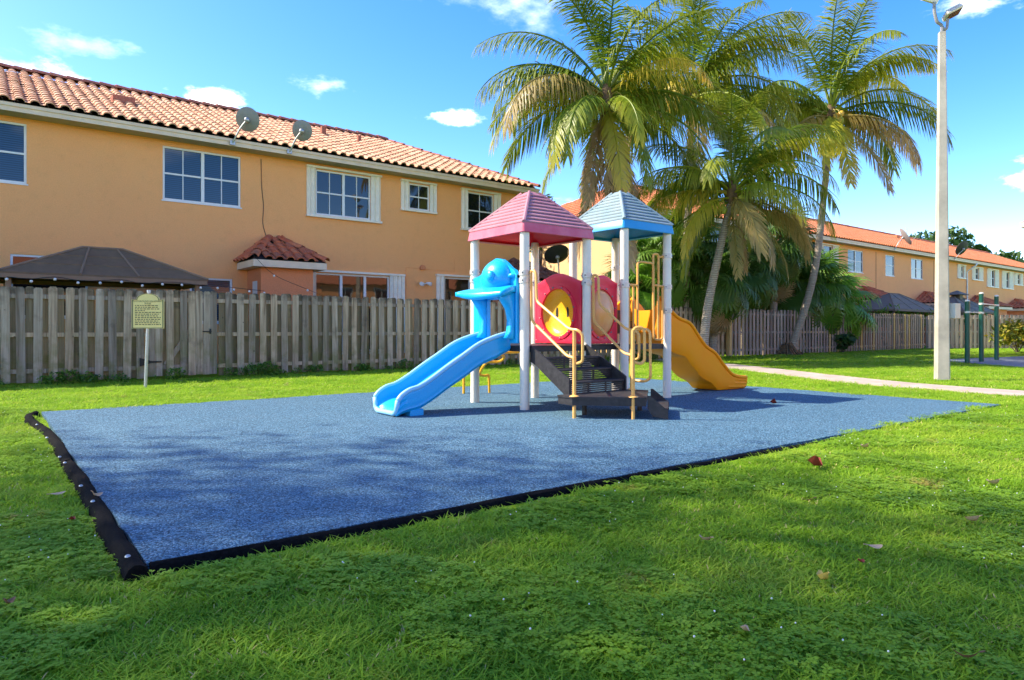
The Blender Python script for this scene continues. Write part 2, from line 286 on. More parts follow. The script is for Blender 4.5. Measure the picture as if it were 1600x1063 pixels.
# ------------------------------------------------------------------ mesh helpers
WO = {}                                               # world origin of each object
class MB:
    def __init__(s): s.v = []; s.f = []; s.at = []
    def add(s, vs_, fs_):
        o = len(s.v); s.v += [tuple(v) for v in vs_]; s.f += [tuple(i + o for i in f) for f in fs_]; return s
    def box(s, x0, x1, y0, y1, z0, z1):
        return s.add([(x0, y0, z0), (x1, y0, z0), (x1, y1, z0), (x0, y1, z0), (x0, y0, z1), (x1, y0, z1), (x1, y1, z1), (x0, y1, z1)],
                     [(0, 3, 2, 1), (4, 5, 6, 7), (0, 1, 5, 4), (1, 2, 6, 5), (2, 3, 7, 6), (3, 0, 4, 7)])
    def bevbox(s, x0, x1, y0, y1, z0, z1, b=.01):
        xs, ys, zs = (x0, x1), (y0, y1), (z0, z1); vs_ = []; idx = {}
        for i in (0, 1):
            for j in (0, 1):
                for k in (0, 1):
                    sx, sy, sz = 1 - 2 * i, 1 - 2 * j, 1 - 2 * k
                    for a in range(3):
                        p = [xs[i], ys[j], zs[k]]
                        for q, sg in ((0, sx), (1, sy), (2, sz)):
                            if q != a: p[q] += sg * b
                        idx[i, j, k, a] = len(vs_); vs_.append(p)
        # a = axis whose face this vertex lies on
        fs = []
        for a in range(3):
            o = [q for q in range(3) if q != a]
            for sd_ in (0, 1):
                loop = []
                for (u, w_) in ((0, 0), (1, 0), (1, 1), (0, 1)):
                    t = [0, 0, 0]; t[a] = sd_; t[o[0]] = u; t[o[1]] = w_; loop.append(idx[t[0], t[1], t[2], a])
                fs.append(loop)
            for u in (0, 1):
                for w_ in (0, 1):
                    t0 = [0, 0, 0]; t0[o[0]] = u; t0[o[1]] = w_; t1 = list(t0); t1[a] = 1
                    fs.append([idx[(*t0, o[0])], idx[(*t1, o[0])], idx[(*t1, o[1])], idx[(*t0, o[1])]])
        for i in (0, 1):
            for j in (0, 1):
                for k in (0, 1): fs.append([idx[i, j, k, 0], idx[i, j, k, 1], idx[i, j, k, 2]])
        return s.add(vs_, fs)
    def tube(s, pts, r, n=8, cap=True, closed=False):
        pts = [Vector(p) for p in pts]; m_ = len(pts); rr = r if isinstance(r, (list, tuple)) else [r] * m_
        vs_ = []; fs = []; up = None
        for i, p in enumerate(pts):
            t = (pts[min(i + 1, m_ - 1)] - pts[max(i - 1, 0)])
            if t.length < 1e-9: t = Vector((0, 0, 1))
            t.normalize()
            if up is None: up = Vector((0, 0, 1)) if abs(t.z) < .9 else Vector((1, 0, 0))
            a = t.cross(up)
            if a.length < 1e-4: a = t.cross(Vector((0, 1, 0)))
            a.normalize(); b = a.cross(t).normalized(); up = b
            for k in range(n):
                w_ = 2 * math.pi * k / n; vs_.append(p + (a * math.cos(w_) + b * math.sin(w_)) * rr[i])
        for i in range(m_ - 1):
            for k in range(n): fs.append((i * n + k, i * n + (k + 1) % n, (i + 1) * n + (k + 1) % n, (i + 1) * n + k))
        if cap: fs.append(tuple(range(n - 1, -1, -1))); fs.append(tuple((m_ - 1) * n + k for k in range(n)))
        return s.add(vs_, fs)
    def cyl(s, x, y, z0, z1, r, n=16, r1=None): return s.tube([(x, y, z0), (x, y, z1)], [r, r1 if r1 is not None else r], n)
    def prism(s, poly, ax, d0, d1):                   # poly in the two other axes (in order), extruded along axis ax
        def mk(p, d): q = list(p); q.insert(ax, d); return q
        n = len(poly)
        return s.add([mk(p, d0) for p in poly] + [mk(p, d1) for p in poly],
                     [tuple(range(n)), tuple(range(2 * n - 1, n - 1, -1))] + [(i, n + i, n + (i + 1) % n, (i + 1) % n) for i in range(n)])
    def lathe(s, c, prof, n=20, axis='Z'):
        vs_ = []; fs = []
        for (r, h) in prof:
            for k in range(n):
                a = 2 * math.pi * k / n; q = (r * math.cos(a), r * math.sin(a), h)
                if axis == 'X': q = (h, q[0], q[1])
                if axis == 'Y': q = (q[0], h, q[1])
                vs_.append((c[0] + q[0], c[1] + q[1], c[2] + q[2]))
        for i in range(len(prof) - 1):
            for k in range(n): fs.append((i * n + k, i * n + (k + 1) % n, (i + 1) * n + (k + 1) % n, (i + 1) * n + k))
        return s.add(vs_, fs)
    def sphere(s, c, r, n=12, sc=(1, 1, 1)):
        pr = [(max(1e-4, math.sin(math.pi * i / n)) , -math.cos(math.pi * i / n)) for i in range(n + 1)]
        o = len(s.v); s.lathe((0, 0, 0), pr, n + 4)
        s.v[o:] = [(c[0] + v[0] * r * sc[0], c[1] + v[1] * r * sc[1], c[2] + v[2] * r * sc[2]) for v in s.v[o:]]; return s
    def mesh(s, name, mat, origin=(0, 0, 0), smooth=False, recalc=True):
        me = bpy.data.meshes.new(name); ox, oy, oz = origin
        me.from_pydata([(v[0] - ox, v[1] - oy, v[2] - oz) for v in s.v], [], s.f)
        if recalc:
            import bmesh
            bm = bmesh.new(); bm.from_mesh(me); bmesh.ops.recalc_face_normals(bm, faces=bm.faces); bm.to_mesh(me); bm.free()
        if s.at:
            a = me.attributes.new('age', 'FLOAT', 'POINT'); a.data.foreach_set('value', s.at)
        if smooth:
            me.polygons.foreach_set('use_smooth', [True] * len(me.polygons))
            if smooth != 'all': me.set_sharp_from_angle(angle=R(38))
        me.materials.append(MATS[mat]); return me
    def obj(s, name, mat, parent=None, origin=None, smooth=False):
        o_ = origin if origin is not None else (WO[parent.name] if parent else (0, 0, 0))
        return link(name, s.mesh(name, mat, o_, smooth), parent, o_)
def link(name, me, parent=None, origin=(0, 0, 0), rot=None):
    o = bpy.data.objects.new(name, me); COL.objects.link(o); WO[o.name] = Vector(origin)
    if parent: o.parent = parent; o.location = Vector(origin) - WO[parent.name]
    else: o.location = origin
    if rot is not None: o.rotation_euler = rot
    return o
def tag(o, label, cat, group=None, kind=None):
    if label: o['label'] = label
    if cat: o['category'] = cat
    if group: o['group'] = group
    if kind: o['kind'] = kind
    return o
def thing(name, label, cat, loc=(0, 0, 0), group=None): return tag(link(name, None, None, loc), label, cat, group)
def bend(pts, r=.06, n=4):                            # polyline with rounded corners
    pts = [Vector(p) for p in pts]; o = [pts[0]]
    for a, b, c in zip(pts, pts[1:], pts[2:]):
        l1, l2 = (a - b), (c - b); k = min(r, l1.length * .49, l2.length * .49); p0 = b + l1.normalized() * k; p1 = b + l2.normalized() * k
        for i in range(n + 1):
            t = i / n; o.append(p0 * (1 - t) ** 2 + b * 2 * t * (1 - t) + p1 * t * t)
    return o + [pts[-1]]
def spline(pts, n):
    pts = [Vector(p) for p in pts]; P_ = [pts[0] * 2 - pts[1]] + pts + [pts[-1] * 2 - pts[-2]]; o = []
    for i in range(1, len(P_) - 2):
        for k in range(n):
            t = k / n; a, b, c, d = P_[i - 1:i + 3]
            o.append(.5 * ((2 * b) + (c - a) * t + (2 * a - 5 * b + 4 * c - d) * t * t + (3 * b - a - 3 * c + d) * t ** 3))
    return o + [pts[-1]]

# ================================================================== SETTING: ground, pad, paths
LZ = -.02
def lawn_z(x): return -.036 + .016 * min(1, max(0, (x - 1.5) / 4.5))
g = MB(); n_ = 24; xs = np.concatenate([np.linspace(-400, -12, 6), np.linspace(-10, 46, 60), np.linspace(50, 500, 8)]); ys = np.concatenate([np.linspace(-300, -8, 6), np.linspace(-6, 22, 50), np.linspace(30, 500, 8)])
rg = random.Random(3)
gv = [(x, y, lawn_z(x) - .006 + (rg.uniform(-.006, .006) if -10 < x < 46 and -6 < y < 22 else 0)) for y in ys for x in xs]
gf = [(j * len(xs) + i, j * len(xs) + i + 1, (j + 1) * len(xs) + i + 1, (j + 1) * len(xs) + i) for j in range(len(ys) - 1) for i in range(len(xs) - 1)]
g.add(gv, gf); tag(g.obj('lawn', 'lawn_soil', smooth='all'), 'green mown lawn around the blue play pad', 'lawn', kind='structure')
PAD = [(.55, 3.27), (10.85, 3.25), (10.75, 10.05), (.555, 10.15)]
rg = random.Random(5); outl = []
for i, (a, b) in enumerate(zip(PAD, PAD[1:] + PAD[:1])):
    k = 40
    for q in range(k):
        t = q / k; w_ = (.035 if i in (1, 2) else .008) * rg.uniform(-1, 1) * (1 if q else 0)
        outl.append((a[0] + (b[0] - a[0]) * t + w_, a[1] + (b[1] - a[1]) * t + w_))
MB().prism(outl, 2, -.20, 0.0).obj('play_pad', 'rubber_blue').update_tag()
tag(bpy.data.objects['play_pad'], 'blue bonded rubber play pad under the playground set', 'pad', kind='structure')
def kerb(pts, w, h, label):
    mb = MB(); L = []; c = 8
    pts = spline(pts, 6); vs_ = []; fs = []; rr = random.Random(len(label))
    for i, p in enumerate(pts):
        t = (pts[min(i + 1, len(pts) - 1)] - pts[max(0, i - 1)]).normalized(); s_ = Vector((t.y, -t.x, 0)); j = rr.uniform(-.008, .008)
        for k in range(c):
            a = math.pi * k / (c - 1); vs_.append(p + s_ * (math.cos(a) * w / 2 + j) + Vector((0, 0, -.16 + (math.sin(a) ** .3) * (h + .16) + rr.uniform(-.004, .004))))
    for i in range(len(pts) - 1):
        for k in range(c - 1): fs.append((i * c + k, i * c + k + 1, (i + 1) * c + k + 1, (i + 1) * c + k))
    fs += [tuple(range(c)), tuple((len(pts) - 1) * c + k for k in range(c))]
    mb.add(vs_, fs); return tag(mb.obj('kerb_timber', 'kerb_black', smooth=True), label, 'kerb', 'black kerbs edging the play pad')
k1 = kerb([(.505, 3.20, 0), (.505, 4.2, 0), (.515, 5.2, 0), (.505, 6.10, 0)], .105, .022, 'black rubber kerb on the pad left edge, near the front corner')
k2 = kerb([(.50, 6.13, 0), (.515, 7.2, 0), (.48, 8.4, 0), (.41, 9.3, 0), (.42, 9.8, 0), (.50, 10.05, 0)], .10, .022, 'black rubber kerb on the pad left edge, farther half by the fence')
k3 = kerb([(.56, 3.255, 0), (1.6, 3.245, 0), (2.7, 3.245, 0), (3.6, 3.235, 0)], .075, .003, 'black rubber kerb along the pad front edge, starting at the near corner')
k4 = kerb([(3.63, 3.235, 0), (4.8, 3.225, -.004), (6.0, 3.215, -.012), (7.4, 3.21, -.03)], .07, .002, 'black rubber kerb along the pad front edge, sinking into the grass')
for i, (x, y) in enumerate([(.50, 3.35), (.50, 4.55), (.49, 5.05), (.48, 6.0), (.47, 6.3), (.46, 7.5), (.44, 8.6)]):
    k = k1 if i < 4 else k2
    MB().lathe((x - .01, y, .020), [(.001, .009), (.007, .009), (.011, .005), (.012, 0)], 8).obj('cap', 'galv', k, smooth=True)
near = [(18.9, 18.0), (18.2, 16.0), (17.5, 13.98), (15.69, 10.73), (14.2, 8.29), (13.14, 6.29), (12.7, 4.69), (12.6, 3.3), (12.7, 1), (13, -4), (13, -14)]
sp = spline([(*p, 0) for p in near], 5); mb = MB(); vs_ = []; fs = []
for i, p in enumerate(sp):
    t = (sp[min(i + 1, len(sp) - 1)] - sp[max(0, i - 1)]).normalized(); s_ = Vector((-t.y, t.x, 0))
    w_ = .9 + .25 * min(1, i / 20)
    for o_, z in ((0, -.15), (0, -.012), (w_, -.012), (w_, -.15)): q = p + s_ * o_; vs_.append((q.x, q.y, z))
for i in range(len(sp) - 1):
    for k in range(3): fs.append((i * 4 + k, i * 4 + k + 1, i * 4 + k + 5, i * 4 + k + 4))
fs += [(0, 1, 2, 3), tuple(len(vs_) - 4 + k for k in range(4))]
tag(mb.add(vs_, fs).obj('footpath', 'concrete'), 'narrow concrete footpath curving across the lawn', 'path', kind='structure'); PATHN = [(q.x, q.y) for q in sp]
GP = [(22.4, 6.2), (34, 3.0), (36, 8.3), (25.5, 9.6)]
tag(MB().prism(GP, 2, -.15, -.01).obj('exercise_pad', 'rubber_grey'), 'grey rubber pad under the green pull-up bars', 'pad', kind='structure')

# ================================================================== FENCES
rf = random.Random(11)
def board_mesh(w, h, t, mat, key, _c={}):
    if key not in _c:
        e = .03; _c[key] = MB().prism([(-w / 2, 0), (w / 2, 0), (w / 2, h - e), (w / 2 - e, h), (-w / 2 + e, h), (-w / 2, h - e)], 1, -t / 2, t / 2).mesh('board', mat)
    return _c[key]
def fence(p0, p1, label, mats, gaps=(), h=1.83, pitch=.248, w=.142, group=None, hm=None):
    p0, p1 = Vector((*p0, 0)), Vector((*p1, 0)); d = (p1 - p0); L = d.length; d.normalize(); nrm = Vector((d.y, -d.x, 0)); ang = math.atan2(d.y, d.x)
    f = thing('wooden_fence', label, 'fence', (p0.x, p0.y, LZ), group)
    O = WO[f.name]
    inside = lambda s: any(a - .04 < s < b + .01 for a, b in gaps)
    s = .07; i = 0
    while s < L - .05:
        for side in (0, 1):
            q = s + (pitch / 2 if side else 0)
            if q > L or inside(q): continue
            p = p0 + d * (q + rf.uniform(-.008, .008)) + nrm * (.033 if side == 0 else -.033)
            hh = rf.choice((0, 1, 2)); me = board_mesh(w, h - .012 * hh, .018, mats[side], (mats[side], hh))
            b = link('board', me, f, (p.x, p.y, LZ + .03 + rf.uniform(-.012, .012)), (rf.uniform(-.006, .006), rf.uniform(-.012, .012), ang + rf.uniform(-.02, .02)))
        s += pitch; i += 1
    # rails and posts panel by panel
    s = 0
    while s < L - .1:
        e = min(s + 2.44, L)
        segs = [(s, e)]
        for a, b in gaps:
            ns = []
            for (u, v) in segs:
                if b <= u or a >= v: ns.append((u, v)); continue
                if a > u: ns.append((u, a))
                if b < v: ns.append((b, v))
            segs = ns
        for (u, v) in segs:
            if v - u < .1: continue
            for z in (.24, .93, 1.66):
                a = p0 + d * (u + .004); b = p0 + d * (v - .004); mb = MB()
                vs_ = []
                for q in (a, b):
                    for k, zz in ((-.022, -.042), (.022, -.042), (.022, .042), (-.022, .042)): w2 = q + nrm * k; vs_.append((w2.x, w2.y, LZ + z + zz))
                mb.add(vs_, [(0, 1, 2, 3), (7, 6, 5, 4), (0, 4, 5, 1), (1, 5, 6, 2), (2, 6, 7, 3), (3, 7, 4, 0)]).obj('rail', mats[2], f)
        if not inside(s):
            c = p0 + d * s - nrm * .085; MB().box(c.x - .045, c.x + .045, c.y - .045, c.y + .045, LZ - .1, LZ + h - .06).obj('post', mats[1], f)
        s = e
    return f
FY = 15.8
GX0, GX1 = 2.66, 4.03                                  # the gate opening
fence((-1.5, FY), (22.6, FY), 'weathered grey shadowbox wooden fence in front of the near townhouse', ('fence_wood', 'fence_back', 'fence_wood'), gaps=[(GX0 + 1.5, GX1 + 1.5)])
fence((22.75, FY - .1), (40.6, FY - .1), 'pale wooden fence behind the leaning palm trunk with newer yellow boards', ('fence_far', 'fence_far', 'fence_far'), pitch=.25)
fence((40.75, FY - .2), (47.5, 10.6), 'sunlit pale wooden fence behind the green pull-up bars', ('fence_right', 'fence_right', 'fence_right'), pitch=.25)
MB().bevbox(22.58, 22.74, FY - .22, FY - .04, LZ - .2, 1.86, .012).obj('fence_post', 'fence_far')
tag(bpy.data.objects['fence_post'], 'thick pale end post where the grey and pale fences meet', 'post')
gt = thing('garden_gate', 'wooden gate in the grey fence with black strap hinges', 'gate', (GX0, FY, LZ))
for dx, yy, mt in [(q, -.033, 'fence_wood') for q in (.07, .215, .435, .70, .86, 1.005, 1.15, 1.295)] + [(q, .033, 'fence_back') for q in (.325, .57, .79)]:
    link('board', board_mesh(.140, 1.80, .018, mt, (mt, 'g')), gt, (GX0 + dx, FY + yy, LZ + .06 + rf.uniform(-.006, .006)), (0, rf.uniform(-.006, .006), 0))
for z in (.24, 1.66): MB().box(GX0 + .01, GX1 - .01, FY - .02, FY + .02, LZ + z - .045, LZ + z + .045).obj('rail', 'fence_wood', gt)
MB().prism([(GX0 + .3, LZ + .30), (GX0 + .42, LZ + .30), (GX1 - .35, LZ + 1.2), (GX1 - .47, LZ + 1.2)], 1, FY - .018, FY + .018).obj('brace', 'fence_wood', gt)
for z in (.36, 1.60):
    mb = MB(); yb = FY - .052
    mb.prism([(GX0 - .14, LZ + z - .09), (GX0 - .02, LZ + z - .055), (GX0 - .02, LZ + z + .055), (GX0 - .14, LZ + z + .09)], 1, yb - .006, yb + .004)
    mb.prism([(GX0 + .0, LZ + z - .05), (GX0 + .06, LZ + z - .022), (GX0 + .26, LZ + z - .014), (GX0 + .275, LZ + z), (GX0 + .26, LZ + z + .014), (GX0 + .06, LZ + z + .022), (GX0 + .0, LZ + z + .05)], 1, yb - .006, yb + .004)
    mb.cyl(GX0 - .01, yb - .008, LZ + z - .06, LZ + z + .06, .012, 8); mb.obj('hinge', 'black_iron', gt)
mb = MB(); zl = LZ + .99; mb.box(GX1 - .30, GX1 - .12, FY - .062, FY - .044, zl - .012, zl + .012); mb.box(GX1 - .16, GX1 - .13, FY - .07, FY - .044, zl - .05, zl + .06); mb.obj('latch', 'black_iron', gt)

# ================================================================== TILE ROOFS
PITCH = .285
def tile_geo(w, l, seg):                              # S-shaped clay tile: barrel and pan; x across, y up the slope, z out
    prof = []
    for i in range(seg + 1):
        t = i / seg
        if t < .68: a = math.pi * t / .68; prof.append((-w / 2 + w * .68 * (.5 - .5 * math.cos(a)), .075 * math.sin(a) ** .8 + .012))
        else: a = math.pi * (t - .68) / .32; prof.append((-w / 2 + w * .68 + w * .34 * (t - .68) / .32, .012 - .012 * math.sin(a)))
    vs_ = []
    for (yy, dz, sc) in ((0, .028, 1), (l, 0.0, .94)):
        for (x_, z_) in prof: vs_.append((x_ * sc, yy, z_ * sc + dz))
    for (x_, z_) in prof: vs_.append((x_ * .93, 0.003, max(z_ - .018, .004) + .018))
    n = seg + 1; fs = [(i, i + 1, n + i + 1, n + i) for i in range(seg)] + [(2 * n + i, 2 * n + i + 1, i + 1, i) for i in range(seg)]
    return vs_, fs
TG_HI = tile_geo(PITCH, .46, 9); TG_LO = tile_geo(PITCH, .46, 6)
TILE_ME = {}
def tile_roof(roof, mat, e0, along, inward, length, run, tan, hl, hr, indiv=0, lo=False, course=.37, seed=1, vis=None):
    """tiles on one slope; e0 = eave start, hl / hr = how far the two ends lean in over the run"""
    e0 = Vector(e0); along = Vector(along).normalized(); inward = Vector(inward).normalized(); sl = math.atan(tan); rr = random.Random(seed)
    up = inward * math.cos(sl) + Vector((0, 0, math.sin(sl))); nz_ = along.cross(up).normalized()
    M = Matrix((along, up, nz_)).transposed(); slope_len = run / math.cos(sl); rows = int(slope_len / course + .5); cells = []
    for r in range(rows):
        for c in range(int(length / PITCH) + 1):
            s = r * course; f = min(1, (s + course * .5) / slope_len); a = (c + .5) * PITCH
            if a < hl * f + .05 or a > length - hr * f - .05: continue
            p = e0 + along * a + up * (s - .05) + nz_ * (.012 + rr.uniform(0, .010)); cells.append((p, rr.uniform(-.012, .012), rr.uniform(-.015, .015)))
    key = []
    for c in cells:
        p = c[0]; X = p.x * CS - p.y * CC; Z = p.x * CC + p.y * CS
        key.append(Z if (Z > 1 and -.79 < X / Z < .79 and (vis is None or vis(p))) else 1e9)
    order = sorted(range(len(cells)), key=lambda i: key[i]); single = set(i for i in order[:indiv] if key[i] < 1e8)
    geo = TG_LO if lo else TG_HI; V = np.array(geo[0]); mb = MB()
    if mat not in TILE_ME: TILE_ME[mat] = MB().add(*TG_HI).mesh('roof_tile', mat, smooth=True, recalc=False)
    for i, (p, a, b) in enumerate(cells):
        Mi = M @ Matrix.Rotation(a, 3, 'Z') @ Matrix.Rotation(b, 3, 'X')
        if i in single:
            o = link('roof_tile', TILE_ME[mat], roof, p); o.rotation_euler = Mi.to_euler()
        else: mb.add((V @ np.array(Mi).T) + np.array(p), geo[1])
    if mb.v:
        o_ = WO[roof.name]; o = link('roof_tiles', mb.mesh('roof_tiles', mat, o_, smooth=True, recalc=False), roof, o_); o['kind'] = 'stuff'
def caps(roof, a, b, mat='ridge_tile', r=.12, step=.42):
    a, b = Vector(a), Vector(b); d = b - a; L = d.length; d.normalize(); n = max(1, int(L / step)); rr = random.Random(int(L * 100))
    s_ = d.cross(Vector((0, 0, 1))).normalized(); u = s_.cross(d).normalized()
    mb = MB(); vs_ = []; fs = []; k = 7
    for (t, rad, dz) in ((0, r * 1.06, .015), (step * 1.12, r * .9, 0), (0, r * .92, .013)):
        for i in range(k): w_ = math.pi * i / (k - 1); vs_.append((math.cos(w_) * rad, t, math.sin(w_) * rad * .8 + dz))
    for i in range(k - 1): fs += [(i, i + 1, k + i + 1, k + i), (2 * k + i, 2 * k + i + 1, i + 1, i)]
    me = mb.add(vs_, fs).mesh('ridge_tile', mat, smooth=True, recalc=False); M = Matrix((s_, d, u)).transposed()
    for i in range(n):
        o = link('ridge_tile', me, roof, a + d * (i * L / n) + u * rr.uniform(-.006, .008)); o.rotation_euler = (M @ Matrix.Rotation(rr.uniform(-.04, .04), 3, 'Z')).to_euler()

def wall_y(x0, x1, z0, z1, y, holes, depth=.11):      # wall facing -y with openings and their reveals
    mb = MB(); xs_ = sorted({x0, x1, *[h[0] for h in holes], *[h[1] for h in holes]}); zs_ = sorted({z0, z1, *[h[2] for h in holes], *[h[3] for h in holes]})
    xs_ = [v for v in xs_ if x0 <= v <= x1]; zs_ = [v for v in zs_ if z0 <= v <= z1]
    for a, b in zip(xs_, xs_[1:]):
        for c, d in zip(zs_, zs_[1:]):
            if any(h[0] < (a + b) / 2 < h[1] and h[2] < (c + d) / 2 < h[3] for h in holes): continue
            mb.add([(a, y, c), (b, y, c), (b, y, d), (a, y, d)], [(0, 1, 2, 3)])
    for (a, b, c, d) in [h[:4] for h in holes]:
        q = y + depth
        mb.add([(a, y, c), (b, y, c), (b, y, d), (a, y, d), (a, q, c), (b, q, c), (b, q, d), (a, q, d)], [(0, 4, 5, 1), (1, 5, 6, 2), (2, 6, 7, 3), (3, 7, 4, 0)])
    return mb
def window(house, x0, x1, z0, z1, y, kind='2x2x2', gl='glass_dark', sh=None, frame='white_frame', deep=.055, sill=True):
    """kind: columns of sashes x (muntin columns, rows)"""
    w = MB(); yy = y + deep; fr = .05
    w.box(x0, x1, yy - .03, yy + .03, z1 - fr, z1); w.box(x0, x1, yy - .03, yy + .03, z0, z0 + fr)
    w.box(x0, x0 + fr, yy - .03, yy + .03, z0 + fr, z1 - fr); w.box(x1 - fr, x1, yy - .03, yy + .03, z0 + fr, z1 - fr)
    win = w.obj('window', frame, house, origin=(x0, yy, z0))
    sashes, cols, rows = kind; sw = (x1 - x0 - 2 * fr) / sashes
    for s in range(sashes):
        a = x0 + fr + s * sw; b = a + sw
        if s: MB().box(a - .04, a + .04, yy - .034, yy + .026, z0 + fr, z1 - fr).obj('mullion', frame, win)
        la = a + (.04 if s else 0); lb = b - (.04 if s < sashes - 1 else 0)
        cw = (lb - la) / cols; rh = (z1 - z0 - 2 * fr) / rows
        for c in range(cols):
            for r in range(rows):
                mt = .012; MB().box(la + c * cw + (mt if c else 0), la + (c + 1) * cw - (mt if c < cols - 1 else 0), yy + .005, yy + .013, z0 + fr + r * rh + (.02 if r else 0), z0 + fr + (r + 1) * rh - (.02 if r < rows - 1 else 0)).obj('pane', gl, win)
        for c in range(1, cols): MB().box(la + c * cw - mt, la + c * cw + mt, yy - .012, yy + .018, z0 + fr, z1 - fr).obj('muntin', frame, win)
        for r in range(1, rows): MB().box(la, lb, yy - .02, yy + .02, z0 + fr + r * rh - .022, z0 + fr + r * rh + .022).obj('sash_rail', frame, win)
    if sh:                                            # folded accordion storm shutters standing either side, with their tracks
        s0, s1 = sh
        for (a, b) in ((s0, x0), (x1, s1)):
            if b - a < .05: continue
            mb = MB(); n = max(2, int((b - a) / .07)); st = (b - a) / n; pl = []
            for i in range(n + 1): pl.append((a + i * st, y - .035 - (.065 if i % 2 else 0)))
            pl += [(b, y - .005), (a, y - .005)]; mb.prism(pl, 2, z0 - .02, z1 + .02); mb.obj('shutter', 'shutter', win)
        MB().box(s0 - .02, s1 + .02, y - .10, y - .003, z1 + .022, z1 + .085).obj('shutter_track', 'shutter', win); MB().box(s0 - .02, s1 + .02, y - .11, y - .003, z0 - .085, z0 - .022).obj('shutter_track', 'shutter', win)
    elif sill: MB().box(x0 - .03, x1 + .03, y - .025, y + deep - .032, z0 - .035, z0 - .002).obj('sill', 'white_frame' if frame == 'white_frame' else frame, win)
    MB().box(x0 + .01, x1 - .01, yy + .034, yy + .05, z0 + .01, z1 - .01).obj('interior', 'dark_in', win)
    return win
def bump_out(house, x0, x1, yw, yf, ze, za, mat, wmat='stucco_red', indiv=60, ov=.28, cap=True):
    """little store room: walls, flat fascia, half-hip tiled roof leaning on the house wall"""
    wall = MB(); wall.box(x0, x1, yf, yw - .01, LZ, ze - .18); wall.obj('store_room_wall', wmat, house)
    a0, a1, f0 = x0 - ov, x1 + ov, yf - ov
    rt = MB(); mx = (a0 + a1) / 2; hw = (a1 - a0) / 2; k = min(hw, yw - f0)
    tan = (za - ze) / (yw - f0)
    rt.box(a0, a1, f0, yw - .012, ze - .20, ze - .02)
    roof = rt.obj('store_room_roof', 'fascia', house, origin=(a0, f0, ze))
    top0, top1 = a0 + hw * .86, a1 - hw * .86
    MB().add([(a0, f0, ze - .018), (a1, f0, ze - .018), (a1, yw - .012, ze - .018), (a0, yw - .012, ze - .018), (top0, yw - .012, za - .03), (top1, yw - .012, za - .03)],
             [(0, 1, 5, 4), (1, 2, 5), (3, 0, 4), (2, 3, 4, 5), (3, 2, 1, 0)]).obj('underlay', 'dark_in', roof)
    run = yw - f0
    tile_roof(roof, mat, (a0, f0, ze), (1, 0, 0), (0, 1, 0), a1 - a0, run, tan, hw * .86, hw * .86, indiv, seed=int(x0 * 10))
    tl = (za - ze) / (hw * .86)
    tile_roof(roof, mat, (a0, yw - .012, ze), (0, -1, 0), (1, 0, 0), yw - f0, hw * .86, tl, 0, run, indiv // 2, seed=int(x0 * 10) + 1)
    tile_roof(roof, mat, (a1, f0, ze), (0, 1, 0), (-1, 0, 0), yw - f0, hw * .86, tl, run, 0, 0, seed=int(x0 * 10) + 2)
    if cap:
        caps(roof, (a0, f0, ze + .03), (top0, yw - .05, za + .02), mat); caps(roof, (a1, f0, ze + .03), (top1, yw - .05, za + .02), mat)
    return roof

WY, EH = 19.5, 5.95
def townhouse(name, label, x0, x1, depth, wmat, holes, tmat, tan, hl, hr, indiv, lo, side=None, ov=.55, ze=6.10, wallx=None):
    h = thing(name, label, 'house', (x0, WY, LZ))
    mb = wall_y(x0, x1, LZ, EH - .02, WY, holes); mb.obj('wall', wmat, h)
    mb = MB().box(x0 + .002, x1 - .002, WY + .13, WY + depth, LZ, EH - .02); mb.obj('core_wall', wmat, h)
    if side: MB().box(x0 - .02, x0, WY + .02, WY + depth, LZ, EH - .025).obj('end_wall', side, h)
    e0, e1, f0, b0 = x0 - ov + .1, x1 + ov - .1, WY - ov, WY + depth + ov
    run = (b0 - f0) / 2; zr = ze + run * tan; ym = (f0 + b0) / 2
    rb = MB(); rb.add([(e0, f0, ze), (e1, f0, ze), (e1, b0, ze), (e0, b0, ze), (e0 + hl, ym, zr), (e1 - hr, ym, zr)],
                      [(0, 1, 5, 4), (1, 2, 5), (2, 3, 4, 5), (3, 0, 4), (3, 2, 1, 0)])
    roof = rb.obj('roof', 'dark_in' if not lo else 'ridge_tile', h, origin=(e0, f0, ze))
    fa = MB()
    for (a, b, c, d) in ((e0, e1, f0, f0 + .03), (e0, e1, b0 - .03, b0), (e0, e0 + .03, f0 + .032, b0 - .032), (e1 - .03, e1, f0 + .032, b0 - .032)): fa.box(a, b, c, d, ze - .19, ze - .005)
    for (a, b, c, d) in ((e0 - .02, e1 + .02, f0 - .03, f0 - .002),): fa.box(a, b, c, d, ze - .08, ze - .005)
    fa.obj('fascia', 'fascia', roof)
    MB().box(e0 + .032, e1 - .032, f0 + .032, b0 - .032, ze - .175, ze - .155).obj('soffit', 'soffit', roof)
    tile_roof(roof, tmat, (e0, f0 - .03, ze + .01), (1, 0, 0), (0, 1, 0), e1 - e0, run, tan, hl, hr, indiv, lo, seed=3)
    if hl: tile_roof(roof, tmat, (e0 - .03, b0, ze + .01), (0, -1, 0), (1, 0, 0), b0 - f0, hl, (zr - ze) / hl, run, run, 0, lo, seed=4)
    if hr and not lo: tile_roof(roof, tmat, (e1 + .03, f0, ze + .01), (0, 1, 0), (-1, 0, 0), b0 - f0, hr, (zr - ze) / hr, run, run, 0, True, seed=5)
    caps(roof, (e0 + hl, ym, zr + .10), (e1 - hr, ym, zr + .10), r=.15)
    if hr: caps(roof, (e1, f0, ze + .06), (e1 - hr, ym, zr + .06))
    if hl: caps(roof, (e0, f0, ze + .06), (e0 + hl, ym, zr + .06))
    return h, roof
